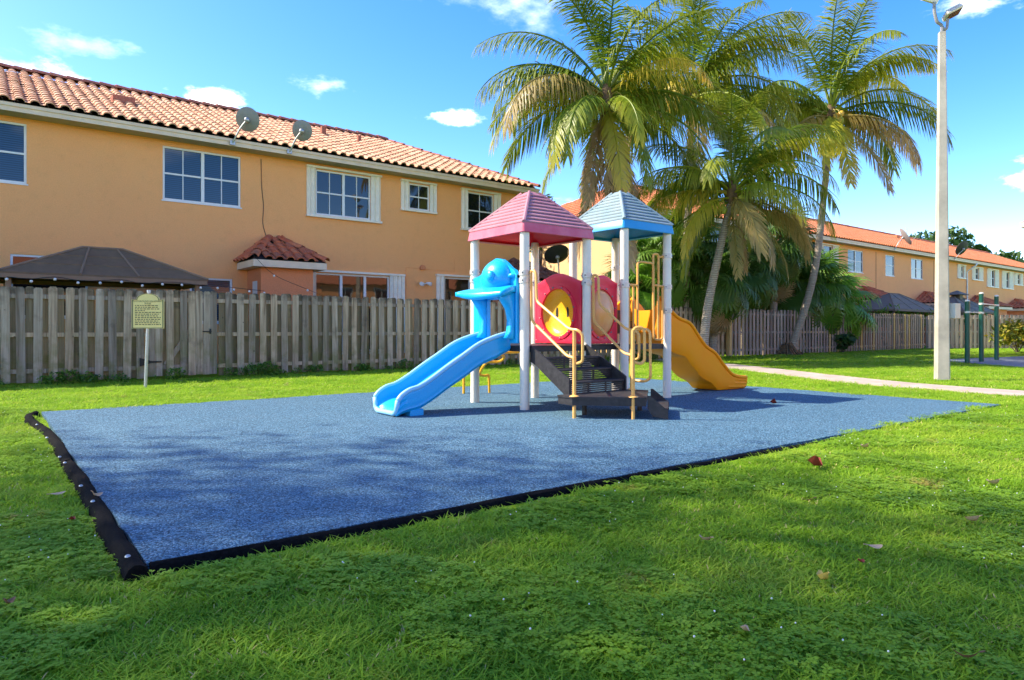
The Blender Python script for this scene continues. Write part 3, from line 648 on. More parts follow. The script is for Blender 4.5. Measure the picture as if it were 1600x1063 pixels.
# ---- near townhouse
H1 = [(-1.25, .78, 4.40, 5.80), (3.65, 5.60, 4.38, 5.78), (7.74, 9.51, 4.42, 5.76), (10.86, 11.63, 4.92, 5.76), (13.1, 14.25, 4.50, 5.77),
      (7.72, 10.16, .35, 2.70), (12.2, 14.3, .35, 2.78), (.47, 2.0, 1.3, 2.76), (4.3, 5.38, 1.2, 2.40)]
h1, r1 = townhouse('townhouse', 'two-storey tan stucco townhouse with clay tile roof behind the grey fence', -7.0, 15.43, 10.2, 'stucco', H1, 'roof_tile', .42, 0, 3.2, 290, False)
window(h1, *H1[0], WY, (2, 1, 2), 'glass_blind'); window(h1, *H1[1], WY, (2, 2, 2), 'glass_blind')
window(h1, *H1[2], WY, (2, 2, 2), sh=(7.46, 9.84)); window(h1, *H1[3], WY, (1, 2, 2), sh=(10.56, 11.85)); window(h1, *H1[4], WY, (1, 2, 2), sh=(12.87, 14.5))
window(h1, *H1[5], WY, (3, 1, 1), 'glass_door', sh=(7.50, 10.66)); window(h1, *H1[6], WY, (2, 1, 1), 'glass_door', sh=(11.88, 14.75)); window(h1, *H1[7], WY, (1, 1, 1)); window(h1, *H1[8], WY, (1, 1, 1), 'glass_blind')
bump_out(h1, 5.78, 7.20, WY, 18.32, 2.86, 3.60, 'roof_tile_red', indiv=60)
MB().box(5.768, 5.777, 18.62, 19.0, 1.2, 2.32).obj('side_door', 'white_frame', h1)
bump_out(h1, 14.2, 16.3, WY, 18.3, 2.72, 3.50, 'roof_tile_dark', indiv=30)
for (x, y, w_, hh, d) in ((2.8, 21.6, .55, .30, .5), (9.2, 22.6, .16, .42, .16), (10.5, 22.5, .12, .34, .12)):   # roof vents
    z = 6.10 + (y - 18.95) * .42; MB().bevbox(x, x + w_, y, y + d, z - .05, z + hh, .015).obj('roof_vent', 'ridge_tile', r1)
mb = MB(); mb.tube(spline([(6.15, WY - .012, 5.80), (6.17, WY - .012, 5.0), (6.22, WY - .012, 4.5), (6.20, WY - .012, 4.0), (6.3, WY - .015, 3.62)], 4), .009, 5); mb.obj('cable', 'cable', h1)
mb = MB(); mb.tube([(10.75, WY - .008, 2.0), (10.75, WY - .008, 3.02), (12.6, WY - .008, 2.98), (12.6, WY - .008, 3.4)], .006, 4); mb.obj('conduit', 'stucco', h1)
mb = MB(); mb.prism([(11.25, 2.98), (11.43, 2.98), (11.43, 3.06), (11.38, 3.12), (11.30, 3.12), (11.25, 3.06)], 1, WY - .09, WY - .004); mb.obj('dryer_vent', 'stucco_red', h1)
fl = MB(); fl.lathe((11.36, WY - .004, 2.50), [(.06, 0), (.06, -.03), (.001, -.035)], 12, 'Y')
for sx in (-1, 1):
    c = (11.36 + sx * .12, WY - .15, 2.53); fl.tube([(11.36, WY - .03, 2.5), c], .014, 6)
    d = Vector((sx * .5, -.8, -.25)).normalized(); fl.tube([Vector(c) - d * .05, Vector(c) + d * .07, Vector(c) + d * .12], [.03, .06, .065], 10)
fl.obj('wall_light', 'white_plastic', h1, smooth=True)
# ---- far townhouse
H2 = [(36.9, 38.0, 4.5, 5.75), (39.8, 41.65, 4.42, 5.72), (44.6, 45.85, 4.42, 5.72), (48.3, 50.1, 4.42, 5.74), (56.6, 57.2, 4.85, 5.72), (59.4, 60.2, 4.85, 5.72), (62.6, 63.6, 4.45, 5.74), (66.0, 66.9, 4.45, 5.74),
      (68.8, 69.6, 4.85, 5.72), (72.0, 73.2, 4.45, 5.72), (30.5, 31.7, 4.42, 5.74), (33.2, 34.3, 4.5, 5.75), (24.3, 25.35, 1.1, 2.72), (26.2, 27.6, 4.42, 5.72), (41.4, 42.8, .6, 2.4)]
h2, r2 = townhouse('townhouse', 'long two-storey tan townhouse with bright orange tile roof beyond the palms', 21.9, 78.0, 10.2, 'stucco_far', H2, 'roof_tile_far', .42, 4.6, 0, 0, True, side='stucco_pale')
SH = {0: (36.55, 38.6), 4: (56.0, 57.5), 5: (58.8, 60.9), 6: (61.9, 64.3), 7: (65.2, 67.8), 8: (68.1, 70.1), 9: (71.3, 74), 10: (30, 32.2), 11: (32.9, 34.8)}
for i, q in enumerate(H2): window(h2, *q, WY, (2, 1, 2) if i in (1, 3) else (1, 1, 2), 'glass_blind' if i in (1, 2) else 'glass_dark', sh=SH.get(i))
for (a, b) in ((40.3, 43.4), (48.8, 52.4), (57.6, 62.0), (66.0, 71.5)): bump_out(h2, a, b, WY, 18.2, 2.75, 3.55, 'roof_tile_red', indiv=0)
mb = MB(); mb.tube(bend([(58.0, WY - .62, 5.92), (57.8, WY - .6, 5.75), (57.75, WY - .06, 5.35), (57.75, WY - .06, LZ + .1)], .1), .05, 8); mb.obj('downspout', 'white_frame', h2)
for x in (43.3, 51.9): MB().tube([(x, WY - .01, 5.8), (x, WY - .01, 2.6)], .012, 4).obj('cable', 'cable', h2)
MB().tube(spline([(42.9, WY - .012, 3.45), (44.6, WY - .012, 3.25), (46.0, WY - .012, 3.3)], 4), .012, 4).obj('cable', 'cable', h2)
MB().tube([(61.0, 25, 8), (61, 25, 9.6)], .04, 6).obj('vent_pipe', 'steel', r2)
for x in (37, 44, 55, 64): MB().bevbox(x, x + .5, 23.2, 23.5, 7.8, 8.25, .02).obj('roof_vent', 'roof_tile_far', r2)
# ---- corner house at the right edge
cx_, cy_ = cam_pt(1594, 25); h3 = thing('townhouse', 'tan house at the right edge, only its tiled eave corner showing', 'house', (cx_ + 1, cy_ - 1, LZ))
MB().box(cx_ + .5, cx_ + 12, cy_ - 12, cy_ - .9, LZ, 4.75).obj('wall', 'stucco_far', h3)
mb = MB(); e = (cx_, cx_ + 12.6, cy_ - 12.5, cy_); mb.box(e[0], e[1], e[2], e[3], 4.76, 4.95); rf3 = mb.obj('roof', 'fascia', h3, origin=(e[0], e[2], 4.76))
MB().add([(e[0], e[2], 4.955), (e[1], e[2], 4.955), (e[1], e[3], 4.955), (e[0], e[3], 4.955), (cx_ + 6.3, cy_ - 6.3, 7.5)], [(0, 1, 4), (1, 2, 4), (2, 3, 4), (3, 0, 4), (3, 2, 1, 0)]).obj('underlay', 'roof_tile_far', rf3)
tile_roof(rf3, 'roof_tile_far', (e[0], e[3], 4.97), (0, -1, 0), (1, 0, 0), 12.5, 6.2, .41, 6.2, 6.2, 0, True, seed=8)

# ---- the row across the park, behind the viewpoint; it shows in the window panes
for k, (xa, xb) in enumerate(((-44, -14), (-8, 22), (28, 58))):
    ho = thing('townhouse', ['long tan townhouse across the park, left of the three behind the viewpoint', 'long tan townhouse across the park, middle of the three behind the viewpoint', 'long tan townhouse across the park, right of the three behind the viewpoint'][k], 'house', (xa, -30, LZ), 'townhouses across the park')
    MB().box(xa, xb, -40, -30, LZ, 5.95).obj('wall', 'stucco_far', ho)
    MB().add([(xa - .5, -29.4, 5.96), (xb + .5, -29.4, 5.96), (xb + .5, -40.6, 5.96), (xa - .5, -40.6, 5.96), (xa + 4, -35, 8.4), (xb - 4, -35, 8.4)], [(0, 1, 5, 4), (1, 2, 5), (2, 3, 4, 5), (3, 0, 4), (3, 2, 1, 0)]).obj('roof', 'roof_tile_far', ho)
    x = xa + 2
    while x < xb - 3:
        for (w_, z0, z1) in ((1.5, 4.3, 5.6), (2.2, .3, 2.5)):
            wo = MB().box(x, x + w_, -29.99, -29.94, z0, z1).obj('window', 'white_frame', ho); MB().box(x + .08, x + w_ / 2 - .04, -29.939, -29.93, z0 + .08, z1 - .08).obj('pane', 'glass_dark', wo); MB().box(x + w_ / 2 + .04, x + w_ - .08, -29.939, -29.93, z0 + .08, z1 - .08).obj('pane', 'glass_dark', wo)
        x += 4.2
# ---- satellite dishes
def dish(loc, foot, r, label, mat, face, drop=0):
    t = thing('satellite_dish', label, 'satellite dish', foot, 'satellite dishes'); c = Vector(loc); f = Vector(face).normalized()
    s_ = f.cross(Vector((0, 0, 1))).normalized(); u = s_.cross(f); mb = MB(); vs_ = []; fs = []; n = 24; rings = 6
    for sgn, off in ((0, 0), (1, -.012)):
        for i in range(rings + 1):
            for k in range(n):
                q = i / rings * r; a = 2 * math.pi * k / n; vs_.append(c + s_ * q * math.cos(a) + u * q * 1.08 * math.sin(a) + f * (.22 * (q / r) ** 2 * r + off))
    for b in (0, (rings + 1) * n):
        for i in range(rings):
            for k in range(n): fs.append((b + i * n + k, b + i * n + (k + 1) % n, b + (i + 1) * n + (k + 1) % n, b + (i + 1) * n + k))
    o1 = rings * n; o2 = (rings + 1) * n + rings * n
    for k in range(n): fs.append((o1 + k, o1 + (k + 1) % n, o2 + (k + 1) % n, o2 + k))
    mb.add(vs_, fs).obj('reflector', mat, t, smooth=True)
    bk = c - f * .10; mb = MB(); mb.tube(bend([Vector(foot), Vector(foot) + (bk - Vector(foot)) * .55 + Vector((0, 0, .06)), bk], .1), .024, 8); mb.obj('mast', 'steel', t, smooth=True)
    mb = MB(); mb.sphere(bk + f * .04, .075, 8); mb.tube([bk, c + f * .02], .045, 8); mb.obj('bracket', 'steel', t, smooth=True)
    mb = MB(); mb.tube([c - u * r * .9 + f * .12, c - u * r * .55 + f * r * 1.1], .014, 6); mb.obj('feed_arm', 'steel', t)
    MB().bevbox(foot[0] - .07, foot[0] + .07, foot[1] - .01, foot[1] + .02, foot[2] - .06, foot[2] + .06, .008).obj('foot_plate', 'steel', t)
dish((5.52, 18.62, 6.58), (5.22, 18.90, 5.98), .30, 'grey satellite dish on the near eave, left of the pair', 'dish_grey', (.42, .80, .42))
dish((7.0, 18.62, 6.55), (6.75, 18.90, 5.99), .27, 'grey satellite dish on the near eave, right of the pair', 'dish_grey', (.42, .80, .42))
dish((16.05, 18.15, 3.62), (16.12, 18.1, 2.78), .45, 'black satellite dish on the brown porch roof behind the play set', 'dish_dark', (.25, .55, .80))
dish((44.9, 18.55, 6.72), (44.5, 18.9, 6.0), .55, 'pale grey dish on the far orange roof, left of the lamp post', 'dish_grey', (.5, -.7, .5))
dish((54.2, 18.5, 6.7), (53.9, 18.9, 6.0), .5, 'dark dish on the far orange roof, half behind the lamp post', 'dish_dark', (.3, .8, .5))

# ---- gazebos
def gazebo(x0, x1, y0, y1, ze, za, label, mat, rib, two=False):
    t = thing('gazebo', label, 'gazebo', ((x0 + x1) / 2, (y0 + y1) / 2, LZ), 'garden gazebos')
    ym = (y0 + y1) / 2; ins = (x1 - x0) * .40; rb = MB()
    a, b = x0 + ins, x1 - ins
    v = [(x0, y0, ze), (x1, y0, ze), (x1, y1, ze), (x0, y1, ze), (a, ym, za), (b, ym, za)]
    th = [(p[0], p[1], p[2] - .03) for p in v]
    roof = rb.add(v + th, [(0, 1, 5, 4), (1, 2, 5), (2, 3, 4, 5), (3, 0, 4), (7, 6, 10, 11), (8, 7, 11), (9, 8, 11, 10)[:4], (6, 9, 10), (0, 6, 7, 1), (1, 7, 8, 2), (2, 8, 9, 3), (3, 9, 6, 0)]).obj('roof', mat, t)
    for (p, q) in (((x0, y0, ze), (a, ym, za)), ((x1, y0, ze), (b, ym, za)), ((x1, y1, ze), (b, ym, za)), ((x0, y1, ze), (a, ym, za)), ((a, ym, za), (b, ym, za))):
        MB().tube([Vector(p) + Vector((0, 0, .008)), Vector(q) + Vector((0, 0, .012))], .028, 6).obj('rib', rib, roof)
    for f in (.36, .64):
        xx = x0 + (x1 - x0) * f; MB().tube([(xx, y0, ze + .008), (a + (b - a) * (f - .3) / .4, ym, za + .01)], .024, 6).obj('rib', rib, roof)
    for f in (.33, .66):                               # overlapping sheet seams
        zz = ze + (za - ze) * f; yy = y0 + (ym - y0) * f; MB().box(x0 + ins * f + .03, x1 - ins * f - .03, yy - .015, yy + .02, zz - .012, zz + .012).obj('seam', mat, roof)
    fr = MB(); fr.box(x0 + .02, x1 - .02, y0, y0 + .05, ze - .12, ze - .032); fr.box(x0 + .02, x1 - .02, y1 - .05, y1, ze - .12, ze - .032); fr.box(x0, x0 + .05, y0 + .052, y1 - .052, ze - .12, ze - .032); fr.box(x1 - .05, x1, y0 + .052, y1 - .052, ze - .12, ze - .032); fr.obj('frame', rib, t)
    for xx in (x0 + .2, x1 - .2):
        for yy in (y0 + .15, y1 - .15): MB().bevbox(xx - .05, xx + .05, yy - .05, yy + .05, LZ, ze - .11, .01).obj('leg', rib, t)
    if two:
        MB().add([(a - .3, ym - .5, za + .10), (b + .3, ym - .5, za + .10), (b + .3, ym + .5, za + .1), (a - .3, ym + .5, za + .1), ((a + b) / 2, ym, za + .4)], [(0, 1, 4), (1, 2, 4), (2, 3, 4), (3, 0, 4), (3, 2, 1, 0)]).obj('vent_cap', mat, roof)
        MB().box((a + b) / 2 - .25, (a + b) / 2 + .25, ym - .25, ym + .25, za - .2, za + .11).obj('vent_neck', rib, roof)
gazebo(.18, 4.12, 16.9, 19.2, 2.17, 2.86, 'brown ribbed gazebo roof behind the left fence', 'gazebo_roof', 'gazebo_rib')
gazebo(38.6, 44.6, 16.4, 19.0, 2.15, 3.1, 'grey gazebo roof behind the far fence, left of the lamp post', 'gazebo_grey', 'gazebo_grey')
gazebo(47.6, 53.2, 16.2, 18.9, 2.2, 3.2, 'dark grey gazebo roof with vent cap, right of the lamp post', 'gazebo_grey', 'gazebo_grey', True)
# string lights under the near gazebo eave
sl = thing('string_lights', 'string of small round bulbs hung along the gazebo eave', 'string lights', (.3, 16.86, 2.03)); pts = []
for i in range(14):
    x = .35 + i * .40; sag = 2.06 - .035 * math.sin(i * 2.3); pts.append((x, 16.86 + (.12 * max(0, i - 9)), sag if i < 10 else 2.06 - .02 * (i - 9)))
MB().tube(spline(pts, 3), .006, 5).obj('cable', 'black_iron', sl)
for (x, y, z) in pts: MB().sphere((x, y, z - .05), .03, 8).obj('bulb', 'bulb', sl, smooth=True)
sl = thing('string_lights', 'thin cable with two bulbs hanging across the small red roof', 'string lights', (5.5, 18.0, 2.6)); pts = spline([(5.45, 17.95, 2.95), (6.0, 17.95, 2.45), (6.9, 17.95, 2.1), (7.6, 18.0, 1.85)], 4)
MB().tube(pts, .006, 5).obj('cable', 'black_iron', sl)
for k in (4, 8): MB().sphere(pts[k] - Vector((0, 0, .03)), .03, 8).obj('bulb', 'bulb', sl, smooth=True)

# ================================================================== STREET FURNITURE
px_, py_ = 15.58, 5.70
lp = thing('light_pole', 'tall square concrete lamp post with two floodlights', 'lamp post', (px_, py_, LZ)); mb = MB(); vs_ = []
prof = lambda s: [(-s, -s + s * .2), (-s + s * .2, -s), (s - s * .2, -s), (s, -s + s * .2), (s, s - s * .2), (s - s * .2, s), (-s + s * .2, s), (-s, s - s * .2)]
for (z, s) in ((LZ - .3, .128), (3.5, .096), (7.12, .062)): vs_ += [(px_ + (a * .83 - b * .55), py_ + (a * .55 + b * .83), z) for a, b in prof(s)]
mb.add(vs_, [(i * 8 + k, i * 8 + (k + 1) % 8, (i + 1) * 8 + (k + 1) % 8, (i + 1) * 8 + k) for i in (0, 1) for k in range(8)] + [tuple(16 + k for k in range(8))]).obj('shaft', 'concrete_pole', lp)
rt = Vector((CS, -CC, 0)); fw = Vector((CC, CS, 0)); T0 = Vector((px_, py_, 7.12))
MB().tube(bend([T0 - Vector((0, 0, .1)), T0 + Vector((0, 0, .16)), T0 + rt * -.10 + Vector((0, 0, .20)), T0 + rt * -.16 + Vector((0, 0, .42)), T0 + rt * -.16 + Vector((0, 0, .62))], .1), .032, 8).obj('bracket', 'dish_grey', lp, smooth=True)
MB().tube(bend([T0 + Vector((0, 0, .12)), T0 + rt * .05 + Vector((0, 0, .05)), T0 + rt * .10 + Vector((0, 0, .08)), T0 + rt * .12 + Vector((0, 0, .28))], .06), .03, 8).obj('bracket', 'dish_grey', lp, smooth=True)
def flood(c, rot, w, h, d, lamp):
    mb = MB().bevbox(-w / 2, w / 2, -d / 2, d / 2, -h / 2, h / 2, .02)
    for k in range(4): mb.box(-w / 2 + .02, w / 2 - .02, d / 2, d / 2 + .03, -h / 2 + .03 + k * h / 4, -h / 2 + .05 + k * h / 4)
    o = link('floodlight', mb.mesh('floodlight', 'clamp'), lp, c, rot); WO[o.name] = Vector(c)
    l = link('lens', MB().box(-w / 2 + .03, w / 2 - .03, -d / 2 - .006, -d / 2 - .001, -h / 2 + .03, h / 2 - .03).mesh('lens', lamp), o, c)
flood(T0 + rt * -.20 + Vector((0, 0, .80)), (R(35), R(12), R(-30)), .34, .34, .16, 'white_plastic')
flood(T0 + rt * .22 + Vector((0, 0, .40)), (R(70), R(-28), R(-37.7)), .36, .26, .08, 'glass_dark')
MB().box(px_ + .12, px_ + .40, py_ - .20, py_ - .10, 1.25, 1.55).obj('junction_box', 'grey_pole', lp)
pb = thing('pull_up_bars', 'three green steel posts joined by two white pull-up bars', 'exercise bars', (25.2, 8.04, LZ)); PP = [((23.84, 8.02), 1.88), ((25.25, 8.1), 2.16), ((27.2, 8.28), 2.14)]
for (x, y), hh in PP:
    MB().cyl(x, y, LZ - .1, hh, .068, 14).obj('post', 'green_post', pb, smooth=True); MB().lathe((x, y, hh), [(.07, 0), (.066, .03), (.04, .05), (.001, .055)], 14).obj('cap', 'bar_white', pb, smooth=True)
for (i, j, z) in ((0, 1, 1.55), (1, 2, 1.84)):
    a, b = PP[i][0], PP[j][0]; MB().tube([(*a, z), (*b, z)], .022, 8).obj('bar', 'bar_white', pb, smooth=True)
    for q in (a, b): MB().cyl(*q, z - .03, z + .03, .074, 14).obj('clamp', 'bar_white', pb, smooth=True)
# rules sign
sx_, sy_ = 2.33, 13.75
sg = thing('rules_sign', 'small cream playground rules sign on a steel post by the fence', 'sign', (sx_, sy_, LZ)); ang = R(-28)
MB().tube([(sx_ - .04, sy_, LZ - .1), (sx_ + .02, sy_, 1.68)], .028, 10).obj('post', 'galv', sg, smooth=True)
def sign_poly(w, h, k=0):
    p = [(-w, 0), (w, 0), (w, h)]; p += [(w * .72 * math.cos(a), h - .0 + .11 * math.sin(a)) for a in np.linspace(0, math.pi, 12)]; return p + [(-w, h)]
def splate(name, poly, d0, d1, mat, par, z0):
    mb = MB().prism(poly, 1, d0, d1); o = link(name, mb.mesh(name, mat), par, (sx_, sy_ - .03, z0), (0, 0, ang) if par is sg else None); return o
pl = splate('plate', sign_poly(.27, .52), -.012, .006, 'sign_cream', sg, 1.03)
def rel(name, mesh, z): 
    o = bpy.data.objects.new(name, mesh); COL.objects.link(o); o.parent = pl; o.location = (0, 0, z); return o
bd = MB(); op = sign_poly(.262, .512); ip = sign_poly(.245, .495)
n = len(op); bd.add([(a, -.0155, b + .005) for a, b in op] + [(a, -.0155, b + .014) for a, b in ip], [(i, (i + 1) % n, n + (i + 1) % n, n + i) for i in range(n)]); rel('border', bd.mesh('border', 'sign_olive'), 0)
def text_mesh(txt, size, mat):
    c = bpy.data.curves.new('lettering', 'FONT'); c.body = txt; c.size = size; c.align_x = 'CENTER'; o = bpy.data.objects.new('lettering', c)
    COL.objects.link(o); dg = bpy.context.evaluated_depsgraph_get(); me = bpy.data.meshes.new_from_object(o.evaluated_get(dg)); bpy.data.objects.remove(o); me.name = 'lettering'
    me.materials.clear(); me.materials.append(MATS[mat]); return me
for txt, size, z in (('PLAYGROUND EQUIPMENT', .040, .485), ('RULES', .040, .445)):
    o = rel('lettering', text_mesh(txt, size, 'sign_ink'), z - .01); o.location.y = -.0165; o.rotation_euler = (R(90), 0, 0)
rr = random.Random(4); z = .405
for k in range(12):                                    # lines of print too small to read
    ln = MB(); x = -.215; end = rr.choice((.2, .17, .21, -.05, .1)) if k % 4 == 3 else rr.uniform(.14, .215)
    while x < end:
        w_ = rr.uniform(.02, .055); w_ = min(w_, end - x + .01); ln.add([(x, -.0155, z), (x + w_, -.0155, z), (x + w_, -.0155, z + .013), (x, -.0155, z + .013)], [(0, 1, 2, 3)]); x += w_ + .014
    rel('print_line', ln.mesh('print_line', 'sign_ink'), 0); z -= .031
MB().tube([(sx_ + .018, sy_, 1.675), (sx_ + .019, sy_, 1.72)], .035, 10).obj('post_cap', 'galv', sg)

# ================================================================== PLAYGROUND SET
PX0, PX1, PY0, PY1 = 5.38, 6.46, 6.70, 7.80           # pink tower posts
QX0, QX1, QY0, QY1 = 7.11, 8.03, 6.62, 7.67           # blue tower posts
ps = thing('playground_set', 'children\'s playground set with pink and blue roofs and two slides on the blue pad', 'playground', (6.7, 7.2, 0))
def post(x, y, top, collars):
    o = MB().cyl(x, y, -.15, top, .0605, 20).obj('post', 'post_white', ps, smooth=True)
    for z in collars:
        MB().lathe((x, y, z), [(.061, -.035), (.072, -.033), (.072, .033), (.061, .035)], 20).obj('clamp', 'clamp', o, smooth=True)
        b = MB()
        for k in range(4): a = k * math.pi / 2 + .5; b.sphere((x + .074 * math.cos(a), y + .074 * math.sin(a), z), .011, 6)
        b.obj('bolt', 'bolt_grey', o)
post(PX0, PY0, 2.29, (1.72, 1.625)); post(PX0, PY1, 2.29, (1.80, 1.69)); post(PX1, PY1, 2.29, (1.70,)); post(PX1, PY0, 2.29, (1.74, 1.64))
post(QX0, QY0, 2.47, (1.63,)); post(QX1, QY0, 2.47, (2.1, 1.64, 1.29)); post(QX0, QY1, 2.47, (1.7,)); post(QX1, QY1, 2.47, (2.0, 1.6))
def canopy(x0, x1, y0, y1, z0, za, fm, tm, um, label):
    ov = .085; x0 -= ov; x1 += ov; y0 -= ov; y1 += ov; cx, cy = (x0 + x1) / 2, (y0 + y1) / 2; hx, hy = (x1 - x0) / 2, (y1 - y0) / 2
    def ring(k, z, inset=0, c=.05):                    # rounded square
        a, b = hx * k - inset, hy * k - inset; c = min(c, a * .4); pts = []
        for sx, sy, s0 in ((1, 1, 0), (-1, 1, 1), (-1, -1, 2), (1, -1, 3)):
            for q in range(4):
                w_ = (s0 + q / 3) * math.pi / 2; pts.append((cx + sx * (a - c) + c * math.cos(w_), cy + sy * (b - c) + c * math.sin(w_), z))
        return pts
    def loft(rs):
        mb = MB(); n = len(rs[0])
        for r_ in rs: mb.v += r_
        for i in range(len(rs) - 1):
            for k in range(n): mb.f.append((i * n + k, i * n + (k + 1) % n, (i + 1) * n + (k + 1) % n, (i + 1) * n + k))
        return mb, n
    fh = .125
    mb, n = loft([ring(.90, z0 + .012), ring(.985, z0), ring(1.0, z0 + .008), ring(.972, z0 + fh), ring(.95, z0 + fh + .012)]); f = mb.obj('roof', fm, ps, origin=(cx, cy, z0), smooth=True)
    tiers = 9; rs = []; zt = z0 + fh + .008
    for i in range(tiers):                             # clapboard tiers with a small lip each
        k0 = .955 - (.955 - .13) * i / tiers; k1 = .955 - (.955 - .13) * (i + 1) / tiers; za0 = zt + (za - zt) * i / tiers; za1 = zt + (za - zt) * (i + 1) / tiers
        rs += [ring(k0 + .026, za0 - .006), ring(k0 + .026, za0 + .010), ring(k1 - .006, za1)]
    rs += [ring(.128, za), ring(.10, za + .012)]
    mb, n = loft(rs); mb.f.append(tuple(len(mb.v) - n + k for k in range(n))); mb.obj('roof_shell', tm, f, smooth=True)
    mb = MB()                                          # smooth hip ribs over the tiers
    for sx in (-1, 1):
        for sy in (-1, 1):
            a = Vector((cx + sx * hx * .955, cy + sy * hy * .955, zt)); b = Vector((cx + sx * hx * .13, cy + sy * hy * .13, za))
            mb.tube([a + (b - a) * .0, a + (b - a) * .5, b], [.026, .026, .024], 8)
    mb.obj('hip_rib', tm, f, smooth=True)
    mb, n = loft([ring(.955, z0 + .02), ring(.5, z0 + .30), ring(.10, za - .08)]); mb.f.append(tuple(len(mb.v) - n + k for k in range(n))); mb.obj('roof_lining', um, f, smooth=True)
canopy(PX0, PX1, PY0, PY1, 2.225, 2.87, 'fascia_pink', 'roof_pink', 'roof_red', 'pink')
canopy(QX0, QX1, QY0, QY1, 2.42, 3.06, 'roof_blue', 'roof_pale', 'roof_blue', 'blue')
# decks
DZ = .80
def deck(x0, x1, y0, y1, z, th=.075):
    o = MB().bevbox(x0, x1, y0, y1, z - .018, z, .004).obj('deck', 'deck_black', ps, origin=(x0, y0, z))
    MB().box(x0 + .004, x1 - .004, y0 + .003, y0 + .03, z - th, z - .0185).obj('skirt', 'deck_black', o); MB().box(x0 + .004, x1 - .004, y1 - .03, y1 - .003, z - th, z - .0185).obj('skirt', 'deck_black', o)
    MB().box(x0 + .004, x0 + .03, y0 + .032, y1 - .032, z - th, z - .0185).obj('skirt', 'deck_black', o); MB().box(x1 - .03, x1 - .004, y0 + .032, y1 - .032, z - th, z - .0185).obj('skirt', 'deck_black', o); return o
deck(PX0 + .02, PX1 - .005, PY0 - .04, PY1 - .02, DZ); deck(PX1 + .005, QX0 - .005, PY0 + .05, PY1 - .05, DZ); deck(QX0 + .005, QX1 - .02, QY0 + .02, QY0 + .50, DZ - .002)
deck(QX0 + .02, QX1 + .01, QY0 + .78, QY1 - .02, 1.31)
for i, z in enumerate((.97, 1.14)):
    y = QY0 + .505 + i * .137; o = MB().bevbox(QX0 + .05, QX1 - .05, y, y + .135, z - .022, z, .004).obj('step', 'deck_black', ps)
    MB().box(QX0 + .051, QX1 - .051, y + .10, y + .115, z, z + .145).obj('riser', 'deck_black', o)
# main stairs
SX0, SX1, SYT, SYB = PX0 + .07, PX1 - .05, PY0 - .045, 5.95; LH = .245
stairs = None
for x in (SX0, SX1):
    st = MB().prism([(SYT, DZ + .01), (SYT, DZ - .20), (SYT - .10, DZ - .24), (SYB + .06, LH - .02), (SYB - .01, LH - .02), (SYB - .01, LH + .17), (SYB + .02, LH + .19)], 0, x - .012, x + .012)
    if stairs is None: stairs = link('stairs', None, ps, ((SX0 + SX1) / 2, SYB, LH))
    st.obj('stringer', 'deck_black', stairs)
for i in range(3):
    z = LH + (DZ - LH) * (i + 1) / 4; y = SYB + (SYT - SYB) * i / 3.25; dd = .20
    o = MB().bevbox(SX0 + .014, SX1 - .014, y, y + dd, z - .03, z, .006).obj('tread', 'deck_black', stairs)
    for k in range(5):                                 # pierced riser: bars with gaps
        zz = z - .034 - k * .024
        MB().box(SX0 + .014, SX1 - .014, y + .012, y + .018, zz - .0195, zz).obj('riser_bar', 'deck_black', stairs)
    for fx in (.0, .31, .62, .93):
        xx = SX0 + .02 + (SX1 - SX0 - .07) * fx / .93; MB().box(xx, xx + .03, y + .0185, y + .024, z - .155, z - .03).obj('riser_bar', 'deck_black', stairs)
# turning landing and last step
LP = [(5.28, 5.97), (5.255, 5.70), (5.86, 5.12), (6.60, 5.74), (6.54, 5.97)]
land = MB().prism(LP, 2, LH - .02, LH).obj('landing', 'deck_black', ps, origin=(5.9, 5.6, LH)); cxl, cyl_ = 5.93, 5.72
MB().prism([(cxl + (x - cxl) * .985, cyl_ + (y - cyl_) * .985) for x, y in LP], 2, LH - .10, LH - .0205).obj('skirt', 'deck_black', land)
ex = Vector((.70, -.714, 0)); exn = Vector((.714, .70, 0))
def side_panel(p):
    p = Vector((*p, 0)); a = exn * .02; q = [(0, LH + .02), (.03, LH + .02), (.225, .10), (.225, .005), (.06, .03), (0, .12)]
    vs_ = [(*(p + ex * u + a * s_).xy, z) for s_ in (0, 1) for u, z in q]; n = len(q)
    MB().add(vs_, [tuple(range(n)), tuple(range(2 * n - 1, n - 1, -1))] + [(i, n + i, n + (i + 1) % n, (i + 1) % n) for i in range(n)]).obj('step_side', 'deck_black', land)
side_panel((5.863, 5.108)); side_panel((6.60, 5.70))
q = [Vector((5.885, 5.105, 0)), Vector((6.60, 5.69, 0))]; vs_ = [(*(p + ex * u).xy, z) for z in (.10, .125) for p in q for u in (.03, .21)]
MB().add(vs_, [(0, 1, 3, 2), (4, 6, 7, 5), (0, 4, 5, 1), (1, 5, 7, 3), (3, 7, 6, 2), (2, 6, 4, 0)]).obj('step', 'deck_black', land)
for (x, y) in ((6.45, 5.75), (5.6, 5.85)): MB().cyl(x, y, -.1, LH - .03, .03, 10).obj('leg', 'deck_black', land)
